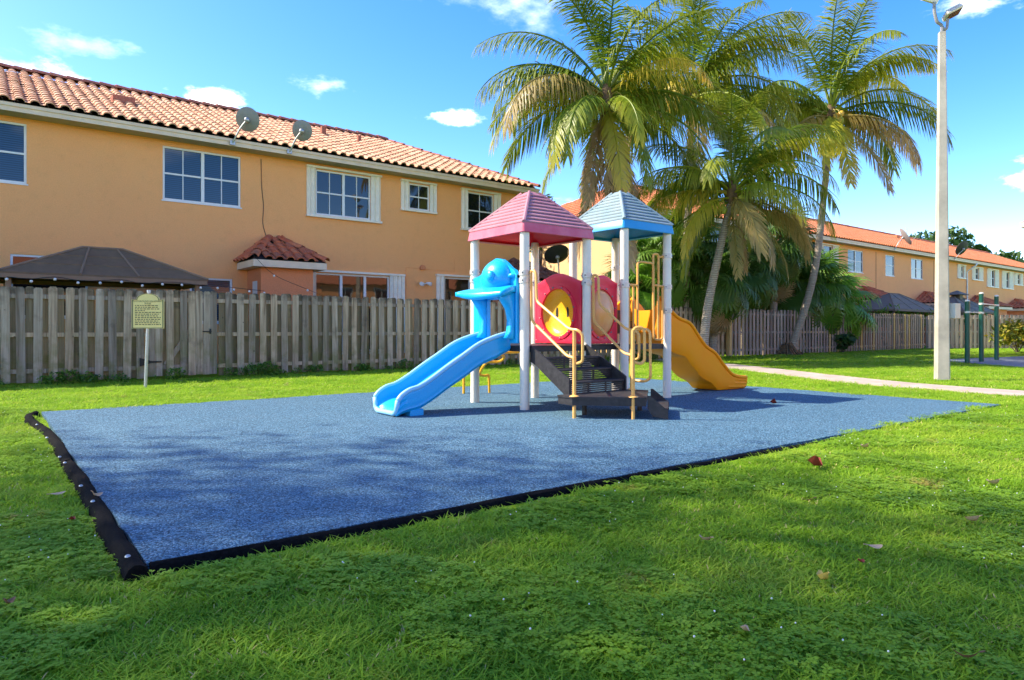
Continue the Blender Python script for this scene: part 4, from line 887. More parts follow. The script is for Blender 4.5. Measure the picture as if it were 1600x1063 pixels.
# handrails (bent yellow tube)
HR = .0175
def rail(pts, r=HR, name='handrail', mat='rail_yellow', par=None, rad=.07): return MB().tube(bend(pts, rad), r, 8).obj(name, mat, par or ps, smooth=True)
A = (5.30, 5.70); B = (5.765, 5.235); Cc = (6.49, 5.92)
for (x, y), zb in ((A, -.1), (B, -.1), (Cc, -.1)):
    h_ = MB().cyl(x, y, zb, 1.0, .021, 12).obj('rail_post', 'rail_yellow', ps, smooth=True)
    MB().lathe((x, y, LH + .001), [(.022, .02), (.026, .018), (.055, .006), (.058, 0)], 14).obj('base_flange', 'rail_yellow', h_, smooth=True)
def stair_rail(x, y0, x1, y1):
    rail([(x, y0 + .04, 1.70), (x, y0 - .03, 1.74), (x, y0 - .09, 1.74), (x, y0 - .13, 1.70), (x, y0 - .14, 1.355), (x1, y1 + .09, 1.01), (x1, y1 - .05, 1.0), (x1 + .03, y1 - .10, .95), (x1 + .03, y1 - .10, .64), (x1 + .01, y1 - .02, .62)])
    rail([(x, y0 - .03, 1.74), (x, y0 - .035, 1.40), (x, y0 - .04, 1.12), (x1, y1 + .12, .70), (x1, y1 + .01, .685)])
stair_rail(PX0 + .03, PY0 - .06, A[0] + .005, A[1]); stair_rail(PX1 + .05, PY0 - .04, Cc[0], Cc[1])
rail([(B[0], B[1], .99), (B[0] + .02, B[1] - .02, 1.03), (B[0] + .08, B[1] - .06, 1.03), (B[0] + .10, B[1] - .08, .98), (B[0] + .10, B[1] - .08, .66), (B[0] + .07, B[1] - .06, .62), (B[0], B[1], .64)], rad=.05)
rail([(Cc[0] + .02, Cc[1] - .03, .99), (Cc[0] + .04, Cc[1] - .12, 1.02), (Cc[0] + .05, Cc[1] - .26, 1.0), (Cc[0] + .05, Cc[1] - .27, .40), (Cc[0] + .03, Cc[1] - .2, .36), (Cc[0], Cc[1] - .01, .36)], rad=.06)
# barrier loops on the blue tower
by = QY0 + .01
def bar(pts, rad=.05): return rail(pts, .0165, 'barrier_tube', 'rail_yellow', ps, rad)
bar([(QX0 + .06, by, 1.64), (QX0 + .29, by, 1.64)])
for x in (7.215, 7.305): bar([(x, by, 1.64), (x, by, .80)])
bar([(7.395, by, .80), (7.395, by, 1.98), (7.56, by, 1.98), (7.735, by, 1.975), (7.745, by, .86), (7.94, by, .86), (7.94, by, 1.64)], .06)
bar([(7.76, by, 1.66), (QX1 - .06, by, 1.64)]); bar([(7.84, by, 1.64), (7.84, by, .87)])
bar([(7.765, by + .03, 1.30), (7.765, by + .03, 2.12), (7.885, by + .03, 2.12), (7.885, by + .03, 1.64)], .04); bar([(7.885, by + .03, 2.08), (QX1 - .06, by, 2.09)])
bar([(QX1 - .05, by + .02, .86), (QX1 - .03, by + .06, .74)], .02)
# red panels with a bubble window
def bubble_panel(org, U, Nn, w, z0, zs, zp, cu, cz, ru, rz, bub, eyes):
    U = Vector(U); Nn = Vector(Nn); org = Vector(org)
    def W(u, z, d): q = org + U * u + Nn * d; return (q.x, q.y, z)
    top = [(w - w * t, zs + (zp - zs) * math.sin(math.pi * t) ** 1.6) for t in np.linspace(0, 1, 15)]
    n = 40; ringp = [(cu + ru * math.cos(2 * math.pi * k / n), cz + rz * math.sin(2 * math.pi * k / n)) for k in range(n)]
    # plate between outline and the round opening
    def outline(a):                                    # ray from the bubble centre to the outline
        dx, dz = math.cos(a), math.sin(a); lo_, hi_ = 0, 2.0
        for _ in range(30):
            r_ = (lo_ + hi_) / 2; u_, z_ = cu + dx * r_, cz + dz * r_
            ok = 0 <= u_ <= w and z0 <= z_ and z_ <= zs + (zp - zs) * math.sin(math.pi * min(max(u_ / w, 0), 1)) ** 1.6
            lo_, hi_ = (r_, hi_) if ok else (lo_, r_)
        best = lo_
        return cu + dx * best, cz + dz * best
    ang_ = sorted([2 * math.pi * k / 72 for k in range(72)] + [math.atan2(z0 - cz, -cu) % (2 * math.pi), math.atan2(z0 - cz, w - cu) % (2 * math.pi), math.atan2(zs - cz, -cu) % (2 * math.pi), math.atan2(zs - cz, w - cu) % (2 * math.pi)])
    m_ = len(ang_); vs_ = []
    def rr_(k, a): return (cu + ru * k * math.cos(a), cz + rz * k * math.sin(a))
    L_ = [lambda a: (outline(a), -.025), lambda a: (outline(a), .018), lambda a: ((np.array(outline(a)) * .93 + np.array((cu, cz)) * .07), .028), lambda a: ((np.array(outline(a)) * .84 + np.array((cu, cz)) * .16), .018),
          lambda a: (rr_(1.17, a), .018), lambda a: (rr_(1.15, a), .034), lambda a: (rr_(1.02, a), .034), lambda a: (rr_(1.0, a), .02), lambda a: (rr_(1.0, a), -.025)]
    for L in L_:
        for a in ang_: (u, z), d = L(a); vs_.append(W(u, z, d))
    fs = [(i * m_ + k, i * m_ + (k + 1) % m_, ((i + 1) % 9) * m_ + (k + 1) % m_, ((i + 1) % 9) * m_ + k) for i in range(9) for k in range(m_)]
    pn = MB().add(vs_, fs).obj('panel', 'plastic_red', ps, origin=W(w / 2, z0, 0), smooth=True)
    vs_ = []; fs = []; rg_ = 9; n = 36
    for i in range(rg_ + 1):
        k = i / rg_
        for q in range(n): a = 2 * math.pi * q / n; vs_.append(W(cu + ru * .995 * k * math.cos(a), cz + rz * .995 * k * math.sin(a), bub[1] * math.sqrt(max(0, 1 - k * k)) ** 1.0))
    fs = [(i * n + q, i * n + (q + 1) % n, (i + 1) * n + (q + 1) % n, (i + 1) * n + q) for i in range(rg_) for q in range(n)]
    MB().add(vs_, fs).obj('bubble_window', bub[0], pn, smooth='all')
    for k in range(12):
        a = 2 * math.pi * k / 12 + .2; p = W(cu + ru * 1.085 * math.cos(a), cz + rz * 1.085 * math.sin(a), .036); MB().sphere(p, .013, 6).obj('bolt', 'bolt_grey', pn, smooth=True)
    if eyes:
        for du in eyes:
            uu, zz = cu + du, cz + .01; k = math.sqrt(max(0, 1 - (du / ru) ** 2)); d = bub[1] * k
            pl_ = [(uu + .024 * math.cos(a) , zz + (.05 if math.sin(a) > 0 else -.05) + .024 * math.sin(a)) for a in np.linspace(0, 2 * math.pi, 16, endpoint=False)]
            mb = MB(); mb.v = [W(u, z, d + .004) for u, z in pl_] + [W(u, z, d - .05) for u, z in pl_]; nn = len(pl_); mb.f = [tuple(range(nn)), tuple(range(2 * nn - 1, nn - 1, -1))] + [(i, (i + 1) % nn, nn + (i + 1) % nn, nn + i) for i in range(nn)]; mb.obj('slot', 'slot_dark', pn)
    for (u, z) in ((.035, z0 + .04), (w - .035, z0 + .04)): MB().sphere(W(u, z, .022), .012, 6).obj('bolt', 'bolt_grey', pn, smooth=True)
bubble_panel((PX1 - .02, PY1 - .05, 0), (0, -1, 0), (-1, 0, 0), .98, DZ + .015, 1.67, 1.80, .49, 1.245, .335, .335, ('plastic_yellow', -.10), (-.13, .10))
bubble_panel((PX1 + .045, PY0 + .03, 0), (1, 0, 0), (0, -1, 0), QX0 - PX1 - .09, DZ + .015, 1.66, 1.76, .245, 1.235, .24, .325, ('bubble', .12), None)
bubble_panel((PX1 + .04, PY1 - .03, 0), (1, 0, 0), (0, -1, 0), QX0 - PX1 - .09, DZ + .015, 1.66, 1.76, .275, 1.235, .22, .325, ('bubble', -.12), None)
# slides
def slide(lip, w, trough, skirt, cy, name, mat, lipmat):
    """trough: depth of the bed under the rim; skirt: depth of the outer side wall, top to exit"""
    pts = spline([(x, 0, z) for x, z in lip], 5); body = MB(); hw = w / 2; vs_ = []; fs = []; m_ = len(pts); ups = []
    for i, p in enumerate(pts):
        t = (pts[min(i + 1, m_ - 1)] - pts[max(i - 1, 0)]).normalized(); perp = Vector((-t.z, 0, t.x)) * (1 if t.x > 0 else -1); f = i / (m_ - 1)
        up = (perp * .45 * max(0, 1 - f * 1.15) + Vector((0, 0, 1))).normalized(); ups.append(up)
        H = float(np.interp(f, [0, .12, .75, 1], skirt)); H = min(H, p.z - .012); T = min(trough, H - .03, max(.06, p.z - .04))
        fold = [.03, 0, .006, -.006, .006, -.006, .004]
        outer = [(-hw + .02 + fold[q], -H + (H - .03) * q / 6) for q in range(7)]
        lipc = [(-hw + .005, -.028), (-hw - .004, -.012), (-hw + .002, .0), (-hw + .022, .006), (-hw + .045, -.002), (-hw + .058, -.025)]
        inner = [(-hw + .066, -T * .55), (-hw + .10, -T * .82), (-hw + .16, -T * .95), (-hw * .3, -T)]
        sec = outer + lipc + inner; sec = sec + [(-y, z) for y, z in reversed(sec)]; sec += [(hw * .6, -H - .004), (-hw * .6, -H - .004)]
        n = len(sec)
        for (y, z) in sec: vs_.append(p + up * z + Vector((0, cy + y, 0)))
    for i in range(m_ - 1):
        for k in range(n): fs.append((i * n + k, i * n + (k + 1) % n, (i + 1) * n + (k + 1) % n, (i + 1) * n + k))
    fs += [tuple(range(n)), tuple((m_ - 1) * n + k for k in range(n))]
    body.add(vs_, fs); o = body.obj(name, mat, ps, origin=(pts[0].x, cy, pts[0].z), smooth=True)
    for s in (-1, 1):                                  # worn rolled rims along both sides
        rim = [p + u * -.008 + Vector((0, cy + s * (hw - .024), 0)) for p, u in zip(pts, ups)]
        MB().tube(rim, .029, 10).obj('rim', lipmat, o, smooth='all')
    return o, pts
bs, bp = slide([(5.36, .975), (5.14, .925), (4.88, .835), (4.62, .685), (4.41, .565), (4.19, .43), (4.02, .345), (3.90, .315), (3.80, .26), (3.745, .20)], .62, .17, (.24, .29, .27, .20), 7.27, 'slide', 'plastic_blue', 'lip_blue')
bs['label'] = 'blue wavy slide'
# rounded mouth and foot of the blue slide
mb = MB(); mb.tube(bend([(3.745, 7.27 - .286, .19), (3.74, 7.27 - .25, .035), (3.74, 7.27 + .25, .035), (3.745, 7.27 + .286, .19)], .10, 5), .030, 10); mb.obj('mouth_rim', 'lip_blue', bs, smooth='all')
MB().bevbox(3.92, 4.10, 7.0, 7.5, -.02, .075, .01).obj('slide_foot', 'plastic_blue', bs)
os_, op_ = slide([(8.05, 1.50), (8.22, 1.40), (8.34, 1.29), (8.52, 1.19), (8.78, 1.115), (8.97, .94), (9.18, .755), (9.43, .635), (9.64, .455), (9.87, .285), (10.08, .225), (10.30, .205)], .60, .20, (.55, .58, .50, .20), 7.06, 'slide', 'plastic_orange', 'plastic_orange')
os_['label'] = 'orange wavy slide'
MB().tube(bend([(10.30, 7.06 - .27, .195), (10.315, 7.06 - .24, .02), (10.315, 7.06 + .24, .02), (10.30, 7.06 + .27, .195)], .1, 5), .031, 10).obj('mouth_rim', 'plastic_orange', os_, smooth='all')
MB().bevbox(9.95, 10.2, 6.86, 7.26, -.02, .04, .01).obj('slide_foot', 'plastic_orange', os_)
# orange entrance shield: two humps with a dip
sh_ = []; 
for t in np.linspace(0, 1, 30): 
    x = QX0 + .06 + t * (QX1 - QX0 + .02); z = 1.31 + .235 * max(0, math.cos((t - .22) * math.pi / .84)) ** .9 if t < .62 else 1.315 + .23 * ((t - .62) / .38) ** .6
    sh_.append((x, z))
MB().prism(sh_ + [(QX1 + .08, 1.30), (QX0 + .06, 1.30)], 1, QY0 + .80, QY0 + .85).obj('slide_shield', 'plastic_orange', ps, smooth=True)
# blue hood over the slide mouth: shield, visor, dome
hx_ = 5.335
hood = MB(); n = 12
oy0, oy1, oz0, oz1 = 6.93, 7.40, .90, 1.40
for (a, b, c, d) in ((PY0 + .07, oy0, .83, 1.72), (oy1, PY1 - .07, .83, 1.72), (oy0, oy1, oz1, 1.72)): hood.bevbox(hx_ - .03, hx_ + .03, a, b, c, d, .012)
hood = hood.obj('slide_hood', 'plastic_blue', ps, origin=(hx_, 7.2, .83)); 
vs_ = []; fs = []; nu, nv = 18, 8                       # shoulders rising to the dome
prof_ = [(PY0 + .07, 1.70), (6.82, 1.76), (6.90, 1.80), (6.98, 1.86), (7.08, 1.92), (7.2, 1.94), (7.34, 1.90), (7.45, 1.80), (7.56, 1.74), (PY1 - .07, 1.70)]
MB().prism(prof_ + [(PY1 - .07, 1.66), (PY0 + .07, 1.66)], 0, hx_ - .032, hx_ + .028).obj('hood_top', 'plastic_blue', hood, smooth=True)
MB().sphere((hx_ - .03, 7.15, 1.66), .275, 18, (.78, .98, .93)).obj('dome', 'plastic_blue', hood, smooth='all')
MB().sphere((hx_ - .225, 7.07, 1.69), .075, 10, (.6, 1, 1)).obj('knob', 'plastic_blue', hood, smooth='all')
vs_ = []; nu, nv = 20, 8
for lay in (0, 1):
    for i in range(nu + 1):
        for j in range(nv + 1):
            u = i / nu; v = j / nv; y = 6.79 + .80 * u + .10 * v * (u - .35); xx = hx_ - .03 - (.27 + .16 * u) * v * (.80 + .20 * math.sin(math.pi * min(1, u + .1)))
            z = 1.56 - .06 * v - .05 * v * v + .05 * math.sin(math.pi * u) * (1 - v) + .05 * v * u * u + .03 * v * (1 - u) ** 2
            if lay: z -= (.12 + .03 * v) * math.sqrt(max(0, 1 - (v ** 3) * .72)) * (.55 + .45 * math.sin(math.pi * min(1, max(0, .06 + .88 * u))))
            vs_.append((xx, y, z))
q = (nu + 1) * (nv + 1); I = lambda l, i, j: l * q + i * (nv + 1) + j
for l in (0, 1):
    for i in range(nu):
        for j in range(nv): fs.append((I(l, i, j), I(l, i + 1, j), I(l, i + 1, j + 1), I(l, i, j + 1)))
for i in range(nu): fs.append((I(0, i, nv), I(0, i + 1, nv), I(1, i + 1, nv), I(1, i, nv))); fs.append((I(0, i, 0), I(0, i + 1, 0), I(1, i + 1, 0), I(1, i, 0)))
for j in range(nv): fs.append((I(0, 0, j), I(0, 0, j + 1), I(1, 0, j + 1), I(1, 0, j))); fs.append((I(0, nu, j), I(0, nu, j + 1), I(1, nu, j + 1), I(1, nu, j)))
MB().add(vs_, fs).obj('visor', 'plastic_blue', hood, smooth='all')
for y in (6.86, 7.46):                                 # cheeks running from visor down to the slide walls
    ck = [(hx_ - .031, 1.47), (hx_ - .26, 1.44), (hx_ - .20, 1.36), (hx_ - .12, 1.26), (hx_ - .085, 1.12), (hx_ - .10, .98), (hx_ - .15, .90), (hx_ - .031, .88)]
    mb = MB(); secs = []
    for dy, k in ((-.055, .8), (-.03, 1.0), (.03, 1.0), (.055, .8)): secs.append([(hx_ - .031 + (x - hx_ + .031) * k, y + dy, z) for x, z in ck])
    m_ = len(ck)
    for s_ in secs: mb.v += s_
    for i in range(3):
        for k in range(m_): mb.f.append((i * m_ + k, i * m_ + (k + 1) % m_, (i + 1) * m_ + (k + 1) % m_, (i + 1) * m_ + k))
    mb.f += [tuple(range(m_)), tuple(3 * m_ + k for k in range(m_))]; mb.obj('cheek', 'plastic_blue', hood, smooth='all')
MB().tube(bend([(hx_, 6.80, 1.68), (hx_ - .05, 6.85, 1.70), (hx_ - .05, 6.95, 1.66)], .03), .03, 8).obj('lug', 'plastic_blue', hood, smooth='all')
# yellow loop climber behind the pink tower
def cl(p, r=.021): return rail(p, r, 'climber_tube', 'climb_yellow', ps, .09)
cl([(5.98, 8.98, -.1), (5.98, 8.98, .30), (6.06, 8.92, .33), (6.30, 8.86, .27), (6.38, 8.86, .29), (6.38, 8.84, -.1)])
cl([(6.02, 8.70, .50), (6.40, 8.60, .50), (6.44, 8.52, .56), (6.36, 8.46, .62), (6.12, 8.46, .62)]); cl([(6.1, 8.3, .66), (6.48, 8.2, .66), (6.5, 8.1, .74), (6.5, 7.84, .76)])
cl([(6.22, 8.90, .29), (6.20, 8.80, .40), (6.22, 8.70, .50), (6.28, 8.5, .60), (6.26, 8.3, .68), (6.2, 8.0, .76), (6.2, 7.80, .77)]); cl([(6.0, 8.0, .76), (6.0, 7.8, .77)])
ps['label'] = 'playground set with pink and blue roofs, two slides and black stairs on blue pad'

# ================================================================== PALMS
def frond_mesh(elev, droop, L, seed, n=90, LL=.85, hang=.34, mat='frond_green', gap=.06):
    rr = random.Random(seed); mb = MB(); P_ = []; seg = 26; p = Vector((0, 0, 0)); dl = L / seg; side_b = rr.uniform(-.12, .12)
    for i in range(seg + 1):
        t = i / seg; a = R(elev - droop * t ** 1.35); P_.append((p.copy(), a)); p = p + Vector((math.cos(a), side_b * t, math.sin(a))) * dl
    def at(t):
        f = t * seg; i = min(int(f), seg - 1); k = f - i; return P_[i][0].lerp(P_[i + 1][0], k), P_[i][1] * (1 - k) + P_[i + 1][1] * k
    rad = [.045 * (1 - i / seg) ** .8 + .006 for i in range(seg + 1)]
    mb.tube([q[0] for q in P_], rad, 5); mb.at = [.15] * len(mb.v)
    for s in (-1, 1):
        for i in range(n):
            t = .13 + .87 * (i + rr.uniform(-.3, .3)) / n; t = min(max(t, .1), 1)
            if rr.random() < gap: continue
            b, a = at(t); T = Vector((math.cos(a), 0, math.sin(a))); Nn = Vector((-math.sin(a), 0, math.cos(a)))
            l = LL * (math.sin(math.pi * (.16 + .74 * t)) ** .75) * rr.uniform(.85, 1.1); d = (Vector((0, s, 0)) * .85 + T * (.45 + .5 * t) + Nn * rr.uniform(.0, .30)).normalized()
            w_ = .021 * rr.uniform(.75, 1.2); q = b.copy(); o = len(mb.v); hk = hang * rr.uniform(.5, 1.6); wd = T - d * T.dot(d); wd = wd.normalized() if wd.length > 1e-3 else Nn
            for k, (f, wk) in enumerate(((.0, .55), (.33, 1), (.38, .75), (.29, 0))):
                if k: d = (d + Vector((0, 0, -hk))).normalized(); q = q + d * l * f
                if wk: mb.v += [tuple(q - wd * w_ * wk), tuple(q + wd * w_ * wk)]; mb.at += [t * t * .6 + k * .12] * 2
                else: mb.v.append(tuple(q)); mb.at.append(t * t * .6 + .45)
            mb.f += [(o, o + 1, o + 3, o + 2), (o + 2, o + 3, o + 5, o + 4), (o + 4, o + 5, o + 6)]
    return mb.mesh('frond', mat, recalc=False)
FR = {}
def fr(kind, mat, v):
    k = (kind, mat, v)
    if k not in FR:
        spec = {'up': (80, 70, 3.9, .85, .28), 'high': (60, 98, 4.5, 1.05, .46), 'mid': (38, 108, 4.6, 1.15, .66), 'flat': (16, 100, 4.5, 1.2, .75), 'low': (-8, 80, 4.3, 1.1, .65), 'down': (-38, 45, 3.9, .95, .4), 'dead': (-70, 18, 3.5, .75, .4)}[kind]
        FR[k] = frond_mesh(spec[0] + v * 5 - 4, spec[1] + v * 9 - 6, spec[2], hash(kind) % 97 + v * 13 if False else sum(map(ord, kind)) + v * 13, LL=spec[3], hang=spec[4], mat=mat, gap=.05 if kind != 'dead' else .25, n=92)
    return FR[k]
def trunk_mesh(pts, r0, r1, name, mat, parent, flare=1.5, n=14):
    sp_ = spline(pts, 22); m_ = len(sp_); rad = []
    for i in range(m_):
        t = i / (m_ - 1); r = r0 + (r1 - r0) * t + (r0 * (flare - 1)) * max(0, 1 - t * 9) ** 1.5; rad.append(r * (1 + .045 * math.sin(i * 2.1)))
    return MB().tube(sp_, rad, n).obj(name, mat, parent, smooth='all')
def coco_palm(label, base, crown, scale, spec, nuts, seed, lean=(0, 0), r=.15):
    b = Vector((*base, LZ)); c = Vector(crown); t = thing('coconut_palm', label, 'palm tree', b, 'coconut palms'); rr = random.Random(seed)
    m1 = b.lerp(c, .33) + Vector((lean[0], lean[1], 0)); m2 = b.lerp(c, .7) + Vector((lean[0] * .6, lean[1] * .6, 0))
    trunk_mesh([b - Vector((0, 0, .25)), m1, m2, c], r, r * .68, 'trunk', 'palm_trunk', t)
    MB().tube([c - Vector((0, 0, .5)), c, c + Vector((0, 0, .35)), c + Vector((0, 0, .7))], [r * .75, r * 1.15, r * 1.0, r * .4], 12).obj('crown_shaft', 'palm_boot', t, smooth=True)
    for (phi, kind, mat, v, s) in spec:               # phi: 0 = photo right, 90 = away, 180 = left, 270 = towards the camera
        yaw = R(phi + 52.3 - 90); off = Vector((math.cos(yaw), math.sin(yaw), 0)) * .08
        o = link('frond', fr(kind if kind != 'skirt' else 'dead', mat, v), t, c + off + Vector((0, 0, {'skirt': -1.9, 'up': .55, 'high': .4, 'mid': .25, 'flat': .15, 'low': .0, 'down': -.1, 'dead': -.25}[kind])))
        o.rotation_euler = (R(rr.uniform(-14, 14)), 0, yaw); k = scale * s * rr.uniform(.95, 1.05); o.scale = (k, k, k)
    for i in range(nuts):
        a = rr.uniform(0, 2 * math.pi) if i % 3 == 0 else R(270 + 52.3 - 90) + rr.uniform(-1.2, 1.2); q = c + Vector((math.cos(a) * rr.uniform(.3, .5), math.sin(a) * rr.uniform(.3, .5), rr.uniform(-.55, .05)))
        o = MB().sphere((0, 0, 0), .135, 8, (.9, .9, 1.15)).mesh('coconut', 'coconut_gold' if i % 2 else 'coconut_green', smooth='all') if i < 2 else bpy.data.meshes[COCO[i % 2]]
        if i < 2: COCO[i] = o.name
        link('coconut', o, t, q, (rr.uniform(-.6, .6), rr.uniform(-.6, .6), 0))
    for i in range(4):
        a = rr.uniform(0, 6.28); d = Vector((math.cos(a), math.sin(a), 0)); MB().tube(spline([c + Vector((0, 0, .1)), c + d * .35 + Vector((0, 0, .25)), c + d * .65 - Vector((0, 0, .1)), c + d * .75 - Vector((0, 0, .45))], 3), .018, 5).obj('flower_stalk', 'stalk', t)
    return t
COCO = {}
G_, Li, Ye, Br, De = 'frond_green', 'frond_lime', 'frond_yellow', 'frond_brown', 'frond_dead'
def fill(n, seed, kinds):
    rr = random.Random(seed); return [((i * 137.5 + rr.uniform(-15, 15)) % 360, *kinds[i % len(kinds)], rr.randrange(3), rr.uniform(.9, 1.05)) for i in range(n)]
UPS = [('high', G_), ('mid', G_), ('up', G_), ('high', Li), ('mid', G_)]
cA = cam_pt(948, 21); bA = cam_pt(962, 20.8)
coco_palm('tall coconut palm right behind the pink roof, its crown nearest the townhouse', bA, (*cA, 8.0), 1.0,
    [(178, 'high', G_, 0, 1.0), (186, 'mid', G_, 1, 1.05), (200, 'flat', Li, 0, 1.0), (215, 'flat', Br, 2, 1.0), (165, 'mid', G_, 2, 1.0), (225, 'low', Li, 1, 1.0),
     (268, 'down', Ye, 0, .95), (285, 'low', Li, 2, .7), (320, 'mid', Ye, 0, .8), (350, 'flat', G_, 0, 1.05), (8, 'flat', G_, 2, 1.05), (340, 'low', G_, 1, 1.05), (20, 'low', G_, 0, 1.0), (358, 'mid', G_, 1, 1.0),
     (240, 'low', G_, 2, .95), (195, 'down', G_, 1, .9), (310, 'down', G_, 1, .9), (60, 'mid', G_, 2, 1), (110, 'mid', G_, 0, 1), (90, 'low', G_, 1, 1), (140, 'flat', G_, 1, 1), (250, 'dead', De, 0, .9), (285, 'dead', De, 1, 1.0), (230, 'dead', De, 2, .8), (310, 'dead', De, 0, .9), (200, 'dead', De, 1, .75), (255, 'skirt', De, 0, .95), (290, 'skirt', De, 2, 1.0), (225, 'skirt', De, 1, .9), (320, 'skirt', De, 1, .9), (180, 'skirt', De, 2, .85)]
    + fill(13, 1, UPS), 12, 1, (.25, -.1), .17)
cB = cam_pt(1143, 21.5); bB = cam_pt(1096, 21)
coco_palm('short leaning coconut palm behind the orange slide with yellowing fronds', bB, (*cB, 5.15), .82,
    [(180, 'flat', Ye, 0, 1.0), (190, 'mid', Li, 1, 1.0), (168, 'high', G_, 1, 1.0), (10, 'mid', G_, 0, 1.1), (350, 'flat', Li, 1, 1.0), (338, 'mid', Li, 2, 1.0), (0, 'high', Li, 0, 1.1), (300, 'flat', Li, 1, .8), (265, 'low', Br, 0, .9), (240, 'mid', G_, 2, .9), (310, 'down', Br, 2, .9),
     (215, 'low', Ye, 1, .9), (200, 'down', G_, 2, .9), (340, 'down', Br, 1, .9), (5, 'low', Br, 2, 1.0), (25, 'flat', Br, 0, 1.05), (90, 'mid', G_, 0, 1), (130, 'mid', G_, 1, 1), (60, 'flat', G_, 2, 1), (150, 'low', G_, 0, .9), (250, 'dead', Br, 1, .8), (20, 'dead', De, 0, .7)] + fill(12, 2, UPS), 5, 2, (-.05, .1), .15)
cC = cam_pt(1298, 28); bC = cam_pt(1231, 28.3)
coco_palm('tall slender coconut palm standing against the pale fence', bC, (*cC, 9.7), 1.12,
    [(0, 'mid', Li, 1, 1.05), (352, 'high', Li, 1, 1.0), (8, 'flat', Br, 0, 1.0), (345, 'flat', G_, 2, 1.0), (330, 'low', Br, 1, .9), (300, 'down', Br, 0, .9), (200, 'mid', G_, 0, 1.0), (180, 'flat', Li, 1, 1.0), (170, 'mid', G_, 2, 1.0), (215, 'low', Br, 2, .9),
     (260, 'down', Ye, 1, .9), (320, 'low', Br, 2, .9), (90, 'mid', G_, 1, 1), (60, 'mid', G_, 0, 1), (120, 'flat', G_, 2, 1), (240, 'low', Li, 0, .8), (30, 'flat', G_, 1, 1)] + fill(13, 3, UPS), 10, 3, (.35, -.3), .16)
cD = cam_pt(1082, 25); bD = cam_pt(1068, 25)
coco_palm('tall coconut palm at the back between the other palm crowns', bD, (*cD, 9.5), 1.05,
    [(10, 'mid', G_, 0, 1.0), (350, 'flat', G_, 1, 1.0), (340, 'low', Br, 2, .95), (180, 'mid', G_, 1, 1.0), (0, 'high', G_, 2, 1.1), (170, 'flat', G_, 0, 1.0), (200, 'low', Br, 1, .9), (30, 'low', Li, 0, 1.0), (300, 'low', Li, 2, .9), (240, 'flat', Ye, 1, .8), (270, 'down', Br, 0, .9), (90, 'mid', G_, 2, 1), (120, 'flat', G_, 0, 1), (320, 'mid', G_, 1, 1), (15, 'flat', G_, 2, 1.05)]
    + fill(14, 4, UPS), 10, 4, (.1, .1), .16)
# root mats at the palm feet
for (c, lab) in ((bC, 'dark root mat at the foot of the slender palm by the pale fence'), (bB, 'dark root mat at the foot of the leaning palm')):
    mb = MB(); rr = random.Random(int(c[0] * 10))
    for i in range(70):
        a = rr.uniform(0, 6.28); q = Vector((c[0], c[1], .0)); d = Vector((math.cos(a), math.sin(a), 0)); k = rr.uniform(.3, .85)
        mb.tube([q + d * .16 + Vector((0, 0, rr.uniform(.1, .5))), q + d * (.2 + k * .3) + Vector((0, 0, .12)), q + d * (.25 + k * .5) + Vector((0, 0, LZ - .02))], [.03, .03, .02], 5)
    tag(mb.obj('root_mat', 'palm_boot'), lab, 'roots', kind='stuff')
# fan palms
def fan_leaf(droop, seed, mat, n=38, rad=.78, pet=.95):
    rr = random.Random(seed); mb = MB(); p = [Vector((0, 0, 0)), Vector((pet * .5, 0, .05)), Vector((pet, 0, .0))]
    mb.tube(p, [.022, .016, .012], 5); mb.at = [.5] * len(mb.v); h = p[-1]; tilt = R(-droop)
    for i in range(n):
        a = R(-142 + 284 * i / (n - 1)); l = rad * (.72 + .28 * math.cos(a * .55)) * rr.uniform(.9, 1.05); o = len(mb.v); w_ = .030
        d = Vector((math.cos(a), math.sin(a), 0)); sd_ = Vector((-d.y, d.x, 0)); zz = .035 * (1 if i % 2 else -1)
        for k, (f, wk, dz) in enumerate(((.04, .25, 0), (.5, 1.0, zz * .6), (.78, .62, -.10 * rr.uniform(.5, 1.4)), (1.0, 0, -.30 * rr.uniform(.5, 1.6)))):
            q = d * l * f; z = dz * l * 1.2 - .10 * abs(math.sin(a)) * f
            for sg_ in ((-1, 1) if wk else (0,)):
                v = q + sd_ * w_ * wk * sg_; x = v.x * math.cos(tilt) + z * -math.sin(tilt) * -1 if False else v.x * math.cos(tilt) - z * math.sin(tilt); zq = v.x * math.sin(tilt) + z * math.cos(tilt)
                mb.v.append((h.x + x, v.y, h.z + zq)); mb.at.append(f * .8)
        mb.f += [(o, o + 1, o + 3, o + 2), (o + 2, o + 3, o + 5, o + 4), (o + 4, o + 5, o + 6)]
    return mb.mesh('fan_leaf', mat, recalc=False)
FAN = {(m_, v): fan_leaf(25 + v * 22, v * 7 + 1, m_) for m_ in ('fan_dark', 'fan_mid', 'fan_bright', 'frond_dead') for v in range(3)}
